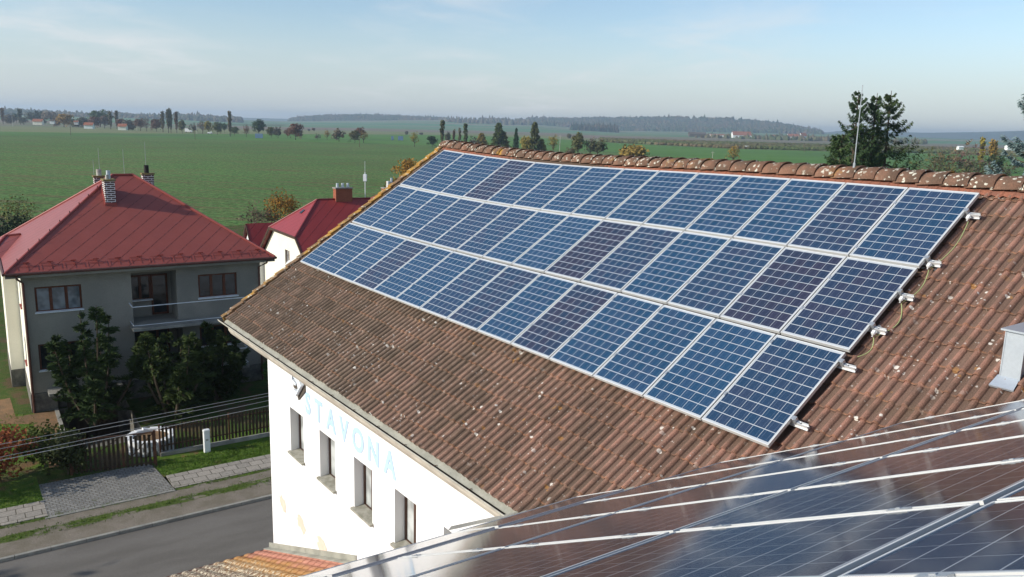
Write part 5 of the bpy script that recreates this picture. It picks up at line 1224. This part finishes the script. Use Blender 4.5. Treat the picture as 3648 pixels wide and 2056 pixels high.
for i, (kind, xb, yb, yt, w, col, dist, place) in enumerate(LIST):
    p = at(xb, yb) if yb-yhor(xb) > 8 else atdist(xb, yb, 2600); p.z = max(0, p.z) if yb-yhor(xb) > 8 else p.z
    dr = math.hypot(p.x, p.y); H = (yb-yt)/FPX*dr*1.0; Wm = w/FPX*dr
    v = (i*7) % 3; h0 = HEI.get(kind, 10)
    key = (kind, col, place); cnt[key] = cnt.get(key, 0)+1; n_ = tot[key]
    pl2 = place if kind != 'wisp' else 'right of the spruces'
    lab = f"{CW[col]} {KW[kind]} {pl2}" if n_ == 1 else f"{CW[col]} {KW[kind]} {pl2}, {'leftmost' if cnt[key] == 1 else ('rightmost' if cnt[key] == n_ else ORD[cnt[key]-1]+' from the left')} of its {n_ if n_ > 9 else ['','','two','three','four','five','six','seven','eight','nine'][n_]}"
    tc = far_proto(kind, v); c_ = tuple(x*rd.uniform(.88, 1.12) for x in cols[col]); s_ = H/h0; sx = Wm/WID[kind]/s_
    grp = f"trees {place}"
    if tc is not None:
        o = plant(NAMES[kind], tc, p, lab, 'tree' if kind != 'bush' else 'bush', c_, grp, 'needle' if kind == 'conifer' else 'leaf', 'bark_pale' if col == 'yellow' and kind == 'thin' else 'bark', s_, rd.uniform(0, 6), sx=sx); FAR[(kind, v)] = o
    else: replant(FAR[(kind, v)], p, lab, c_, grp, s_, rd.uniform(0, 6), sx)
# woods on the hills: far masses
def wood(name, label, base, top, r0_, r1_, n, rad, col, seed, hgt=1.0, conic=.3):
    rd = random.Random(seed); g = MB(); xs = [b_[0] for b_ in base]
    for _ in range(n):
        x = rd.uniform(xs[0], xs[-1]); t = rd.random()**1.2; yb = lerp_tab(x, xs, [b_[1] for b_ in base]); yt = lerp_tab(x, [q[0] for q in top], [q[1] for q in top])
        r_ = r0_+(r1_-r0_)*t; p = atdist(x, yb+(yt-yb)*t, r_); R_ = rad*rd.uniform(.6, 1.35); h_ = R_*hgt*rd.uniform(.8, 1.3); cone = rd.random() < conic
        o = len(g.v); n1 = 6; lv = ((1.0, -1.2), (1.0, .1), (.62 if not cone else .5, .75)); a0 = rd.uniform(0, 6)
        for k_, z_ in lv:
            for i in range(n1): a = a0+2*math.pi*i/n1; q_ = R_*k_*rd.uniform(.8, 1.15); g.v.append((p.x+math.cos(a)*q_, p.y+math.sin(a)*q_, p.z+z_*h_+rd.gauss(0, .1)*h_))
        g.v.append((p.x, p.y, p.z+h_*(1.15 if not cone else 1.9)))
        for l_ in range(2):
            for i in range(n1): i2 = (i+1) % n1; g.f.append((o+l_*n1+i, o+l_*n1+i2, o+(l_+1)*n1+i2, o+(l_+1)*n1+i))
        for i in range(n1): g.f.append((o+2*n1+i, o+2*n1+(i+1) % n1, o+3*n1))
    ob = g.build(name, M['wood']); ob['col'] = col; return stuff(ob, label, 'wood')
m, nt, b = new_mat('mixed_wood', .95, .1); c = nd(nt, 'ShaderNodeAttribute', attribute_type='OBJECT', attribute_name='col').outputs['Color']; p_ = pos(nt)
f_ = rng(nt, noise(nt, p_, .012, 3.), .40, .62); col = mixc(nt, mth(nt, 'MULTIPLY', f_, .75), c, (.150, .105, .068)); g_ = rng(nt, noise(nt, p_, .05, 4., .7), .3, .7, .6, 1.4, False)
setc(nt, b, mixc(nt, 1., col, nd(nt, 'ShaderNodeCombineColor', {0: g_, 1: g_, 2: g_}).outputs[0], 'MULTIPLY')); M['wood'] = m
wood('distant_forest', 'broad mixed autumn forest on the hill right of centre', [(1876, 446), (1960, 447), (2045, 458), (2200, 467), (2600, 470), (2800, 473), (2930, 482)], [(1876, 425), (1950, 423), (2050, 426), (2200, 421), (2400, 420), (2600, 426), (2700, 435), (2800, 446), (2930, 473)], 3600, 4500, 6500, 8.5, (.050, .074, .036), 1, 1.0, .14)
wood('distant_forest', 'dark square block of conifers before the hill forest', [(2035, 473), (2200, 474)], [(2035, 457), (2200, 461)], 2700, 2800, 520, 6, (.022, .042, .026), 2, 1.4, .9)
wood('distant_forest', 'long wood on the hilltop left of centre', [(1030, 432), (1300, 432), (1420, 430), (1500, 428), (1600, 428)], [(1030, 430), (1060, 421), (1150, 414), (1300, 412), (1420, 415), (1480, 420), (1600, 426)], 3900, 4200, 3000, 7, (.060, .078, .040), 3, 1., .1)
wood('distant_treeline', 'hazy line of far trees on the left horizon', [(-300, 404), (0, 411), (300, 420), (520, 425), (860, 432)], [(-300, 388), (0, 396), (60, 395), (130, 401), (300, 409), (420, 409), (520, 415), (650, 412), (720, 415), (860, 425)], 2600, 3200, 2200, 7, (.065, .085, .048), 4, 1., .08)
wood('distant_treeline', 'far hedges and trees along the right hand valley', [(2480, 492), (2700, 494), (2950, 500), (3300, 508)], [(2480, 486), (2700, 486), (2950, 493), (3300, 503)], 1700, 2500, 420, 5, (.085, .105, .05), 5)
wood('far_scrub', 'dark scrub on the crest between the two woods', [(1590, 432), (1740, 434), (1900, 442)], [(1590, 428), (1680, 427), (1740, 425), (1800, 424), (1900, 434)], 3300, 3900, 160, 8, (.085, .10, .06), 6)
# orchard: rows of small clipped trees
rd = random.Random(15); g = MB()
for k in range(14):
    t = k/13
    for j in range(150):
        x = 2140+(3900-2140)*(j+rd.random())/150; y = lerp_tab(x, xs_, Bd[1])*(1-t)+lerp_tab(x, xs_, Bd[2])*t; p = at(x, y-.4)
        R_ = rd.uniform(1.1, 1.9)*(1+t*.8); o = len(g.v)
        for z_, k_ in ((.2, .8), (1.2, 1.1), (2.3, .7)):
            for i in range(5): a = i*1.257+rd.random(); g.v.append((p.x+math.cos(a)*R_*k_*1.5, p.y+math.sin(a)*R_*k_, p.z+z_*rd.uniform(.85, 1.2)))
        for l_ in range(2):
            for i in range(5): i2 = (i+1) % 5; g.f.append((o+l_*5+i, o+l_*5+i2, o+(l_+1)*5+i2, o+(l_+1)*5+i))
        g.f.append(tuple(o+10+i for i in range(5)))
o = g.build('orchard', M['wood']); o['col'] = (.080, .105, .040); stuff(o, 'low orchard rows across the fields right of centre', 'orchard')
# far houses
def far_house(px, W_, D_, hw, hr, ang, wallm, roofm, label, dist=None, name='farm_house', z=None):
    p = at(*px) if dist is None else atdist(px[0], px[1], dist)
    if dist is None: p.z = 0
    t = thing(name, label, 'house' if 'house' in name else 'barn', p, 'far farm buildings')
    X = V((math.cos(ang), math.sin(ang), 0)); Y = V((-X.y, X.x, 0)); q = lambda a, b_, c_: p+X*a+Y*b_+ZU*c_
    b_ = MB(); b_.poly([q(-W_/2, -D_/2, -1), q(W_/2, -D_/2, -1), q(W_/2, -D_/2, hw), q(-W_/2, -D_/2, hw)]); b_.poly([q(W_/2, D_/2, -1), q(-W_/2, D_/2, -1), q(-W_/2, D_/2, hw), q(W_/2, D_/2, hw)])
    for s_ in (-1, 1): b_.poly([q(s_*W_/2, -D_/2, -1), q(s_*W_/2, D_/2, -1), q(s_*W_/2, D_/2, hw), q(s_*W_/2, 0, hw+hr), q(s_*W_/2, -D_/2, hw)])
    b_.build('wall', M[wallm], t)
    b_ = MB(); o_ = .4
    for s_ in (-1, 1): b_.poly([q(-W_/2-o_, s_*(D_/2+o_), hw-.25), q(W_/2+o_, s_*(D_/2+o_), hw-.25), q(W_/2+o_, 0, hw+hr+.1), q(-W_/2-o_, 0, hw+hr+.1)])
    b_.build('roof', M[roofm], t)
far_house((2483, 486), 38, 12, 5, 4.5, .05, 'brownwood', 'brownwood', 'dark timber barn left of the white farm on the right', 1900, 'barn')
far_house((2550, 488), 26, 9, 4, 2.2, .0, 'whitepaint', 'farroof', 'long low white farm wing, left one of the pair', 1900)
far_house((2587, 489), 42, 9, 4, 2.2, .0, 'whitepaint', 'farroof', 'long low white farm wing beside the red roofed house', 1900)
far_house((2640, 490), 42, 14, 5, 8, .1, 'whitepaint', 'farroof', 'white farmhouse with large red roof in the valley', 1900)
far_house((2758, 493), 14, 9, 4, 4, .3, 'whitepaint', 'farroof', 'pale small house between the farm and the village', 2000)
far_house((2824, 493), 26, 10, 4, 6, .1, 'whitepaint', 'farroof', 'red roofed white village house, left of two', 2000)
far_house((2860, 493), 16, 10, 5, 7, .4, 'whitepaint', 'farroof', 'red roofed white village house, right of two by the forest', 2000)
far_house((137, 441), 8, 6, 2.2, 2.2, .2, 'render_cream', 'farroof', 'red roofed house among the trees at far left', 900)
far_house((187, 438), 4, 3, 2, 1, .2, 'whitepaint', 'brownwood', 'small white house left of the yellow tree', 950)
far_house((318, 454), 6, 5, 1.8, 1.8, .2, 'whitepaint', 'farroof', 'house with red roof left of the big green tree', 700)
far_house((438, 459), 5.5, 5, 1.8, 1.8, .2, 'render_cream', 'farroof', 'orange roofed house between poplars and dark bush', 680)
far_house((272, 441), 4, 3, 2, 1.2, .2, 'whitepaint', 'farroof', 'tiny pale house behind the yellow tree', 1000)
far_house((3420, 529), 4, 2.5, 1.2, .5, .2, 'whitepaint', 'whitepaint', 'tiny white shed in the right hand valley, left of two', 700, 'shed')
far_house((3592, 530), 4, 3, 2., .5, .2, 'whitepaint', 'whitepaint', 'tiny white shed in the right hand valley, right of two', 700, 'shed')
# vehicles
def lorry(px, label, L=5.6, h=2.9, ang=.15, name='white_van'):
    p = at(*px); p.z = 0; t = thing(name, label, 'van', p); X = V((math.cos(ang), math.sin(ang), 0)); Mx = Matrix.Translation(p) @ Matrix.Rotation(ang, 4, 'Z')
    b_ = MB(); b_.box(-L/2, L*.18, -1, 1, .55, h, Mx); b_.build('cargo_box', M['whitepaint'], t)
    b_ = MB(); b_.prism([Mx @ V(q) for q in ((L*.2, -.95, .5), (L*.5, -.95, .5), (L*.5, -.95, 1.3), (L*.40, -.95, 2.1), (L*.2, -.95, 2.1))], (Mx.to_3x3() @ V((0, 1.9, 0)))); b_.build('cab', M['whitepaint'], t)
    b_ = MB(); b_.prism([Mx @ V(q) for q in ((L*.47, -.8, 1.35), (L*.485, -.8, 1.35), (L*.41, -.8, 2.0), (L*.395, -.8, 2.0))], (Mx.to_3x3() @ V((0, 1.6, 0)))); b_.build('windscreen', M['glass_dark'], t)
    for sx in (-.32, .36):
        for sy in (-1, 1):
            b_ = MB(); c0 = Mx @ V((L*sx, sy*.95, .42)); d0 = Mx.to_3x3() @ V((0, .12*sy, 0)); b_.tube([c0-d0, c0+d0], [.42, .42], 10); b_.build('wheel', M['rubber'], t)
lorry((672, 472), 'white box van on the field road left of centre', 6.2, 3.6, .05); lorry((2664, 531), 'white van on the orchard road right of centre', 4.8, 2.6, .1)
lorry((748, 478), 'small pale car-like van between the roadside trees', 3.6, 1.7, .1, 'small_van')
# hoardings and poles in the fields
def hoarding(px, W_, H_, z0, label, ang=.0, mt='bluepanel'):
    p = at(*px); p.z = 0; t = thing('hoarding', label, 'billboard', p, 'blue hoardings in the fields'); X = V((math.cos(ang), math.sin(ang), 0)); Y = V((-X.y, X.x, 0))
    b_ = MB(); b_.prism([p-X*W_/2+ZU*z0, p+X*W_/2+ZU*z0, p+X*W_/2+ZU*(z0+H_), p-X*W_/2+ZU*(z0+H_)], Y*.15); b_.build('board', M[mt], t)
    for s_ in (-.35, .35): b_ = MB(); b_.bar(p+X*W_*s_+Y*.25, p+X*W_*s_+Y*.25+ZU*(z0+H_-.2), .18, .18, X); b_.build('post', M['rust'], t)
hoarding((923, 494), 5.4, 3.2, .3, 'blue grey hoarding at the foot of the dark green round tree', .1)
hoarding((1427, 502), 4.0, 3.2, .4, 'wide blue hoarding in the bright green meadow', .1); hoarding((1398, 501), 1.8, 3., .4, 'narrow blue hoarding left of the wide one in the meadow', .1)
def pole(px, yt, label, mt='poletimber', r_=.14, arm=True):
    p = at(*px); dr = math.hypot(p.x, p.y); h = (px[1]-yt)/FPX*dr; t = thing('utility_pole', label, 'pole', V((p.x, p.y, 0)), 'poles in the fields'); q = V((p.x, p.y, 0))
    b_ = MB(); b_.tube([q, q+ZU*h], [r_*1.15, r_*.8], 6); b_.build('pole', M[mt], t)
    if arm: b_ = MB(); b_.bar(q+ZU*(h-.5)-V((.8, 0, 0)), q+ZU*(h-.5)+V((.8, 0, 0)), .12, .12); b_.build('crossarm', M[mt], t)
pole(c1(650, 366), c1(0, 180)[1], 'leaning wooden pole in the dark field below the yellow tree'); pole(c1(1790, 406), c1(0, 285)[1], 'wooden pole in the dark field below the white box van')
pole(c1(118, 286), c1(0, 208)[1], 'pale pole at the left end of the far road', 'pot_grey', .18, False); pole(c1(1257, 322), c1(0, 258)[1], 'pale pole left of a rust brown tree on the road', 'pot_grey', .18, False)
pole(c1(1807, 357), c1(0, 258)[1], 'pale pole just right of the white box van', 'pot_grey', .16, False); pole(c1(1945, 356), c1(0, 240)[1], 'pale pole beside the small van on the road', 'pot_grey', .16, False)
pole(c2(982, 476), c2(0, 384)[1], 'wooden pole in front of the golden tree pair'); pole(c3(498, 548), c3(0, 372)[1], 'tall pole beside the yellow birch beyond the ridge', 'pot_grey', .14)
pole(c3(1898, 622), c3(0, 520)[1], 'pale lamp post rising over the ridge tiles', 'pot_grey', .10, True); pole(c4(447, 660), c4(0, 586)[1], 'thin dark pole left of the green pine', 'poletimber', .12, False)
# ------------------------------------------------------------------ haze
b_ = MB(); b_.box(-7800, 7800, -7700, 7800, -3.2, 75)
hz = b_.build('haze', bpy.data.materials.new('haze_air')); m = hz.data.materials[0]; m.use_nodes = True; nt = m.node_tree
nt.nodes.remove(nt.nodes['Principled BSDF'])
pv = nd(nt, 'ShaderNodeVolumePrincipled', {'Color': (.66, .83, 1.0, 1), 'Density': .00018, 'Anisotropy': .25})
nt.links.new(pv.outputs[0], nt.nodes['Material Output'].inputs['Volume'])
stuff(hz, 'pale autumn haze over the fields and far hills', 'haze')
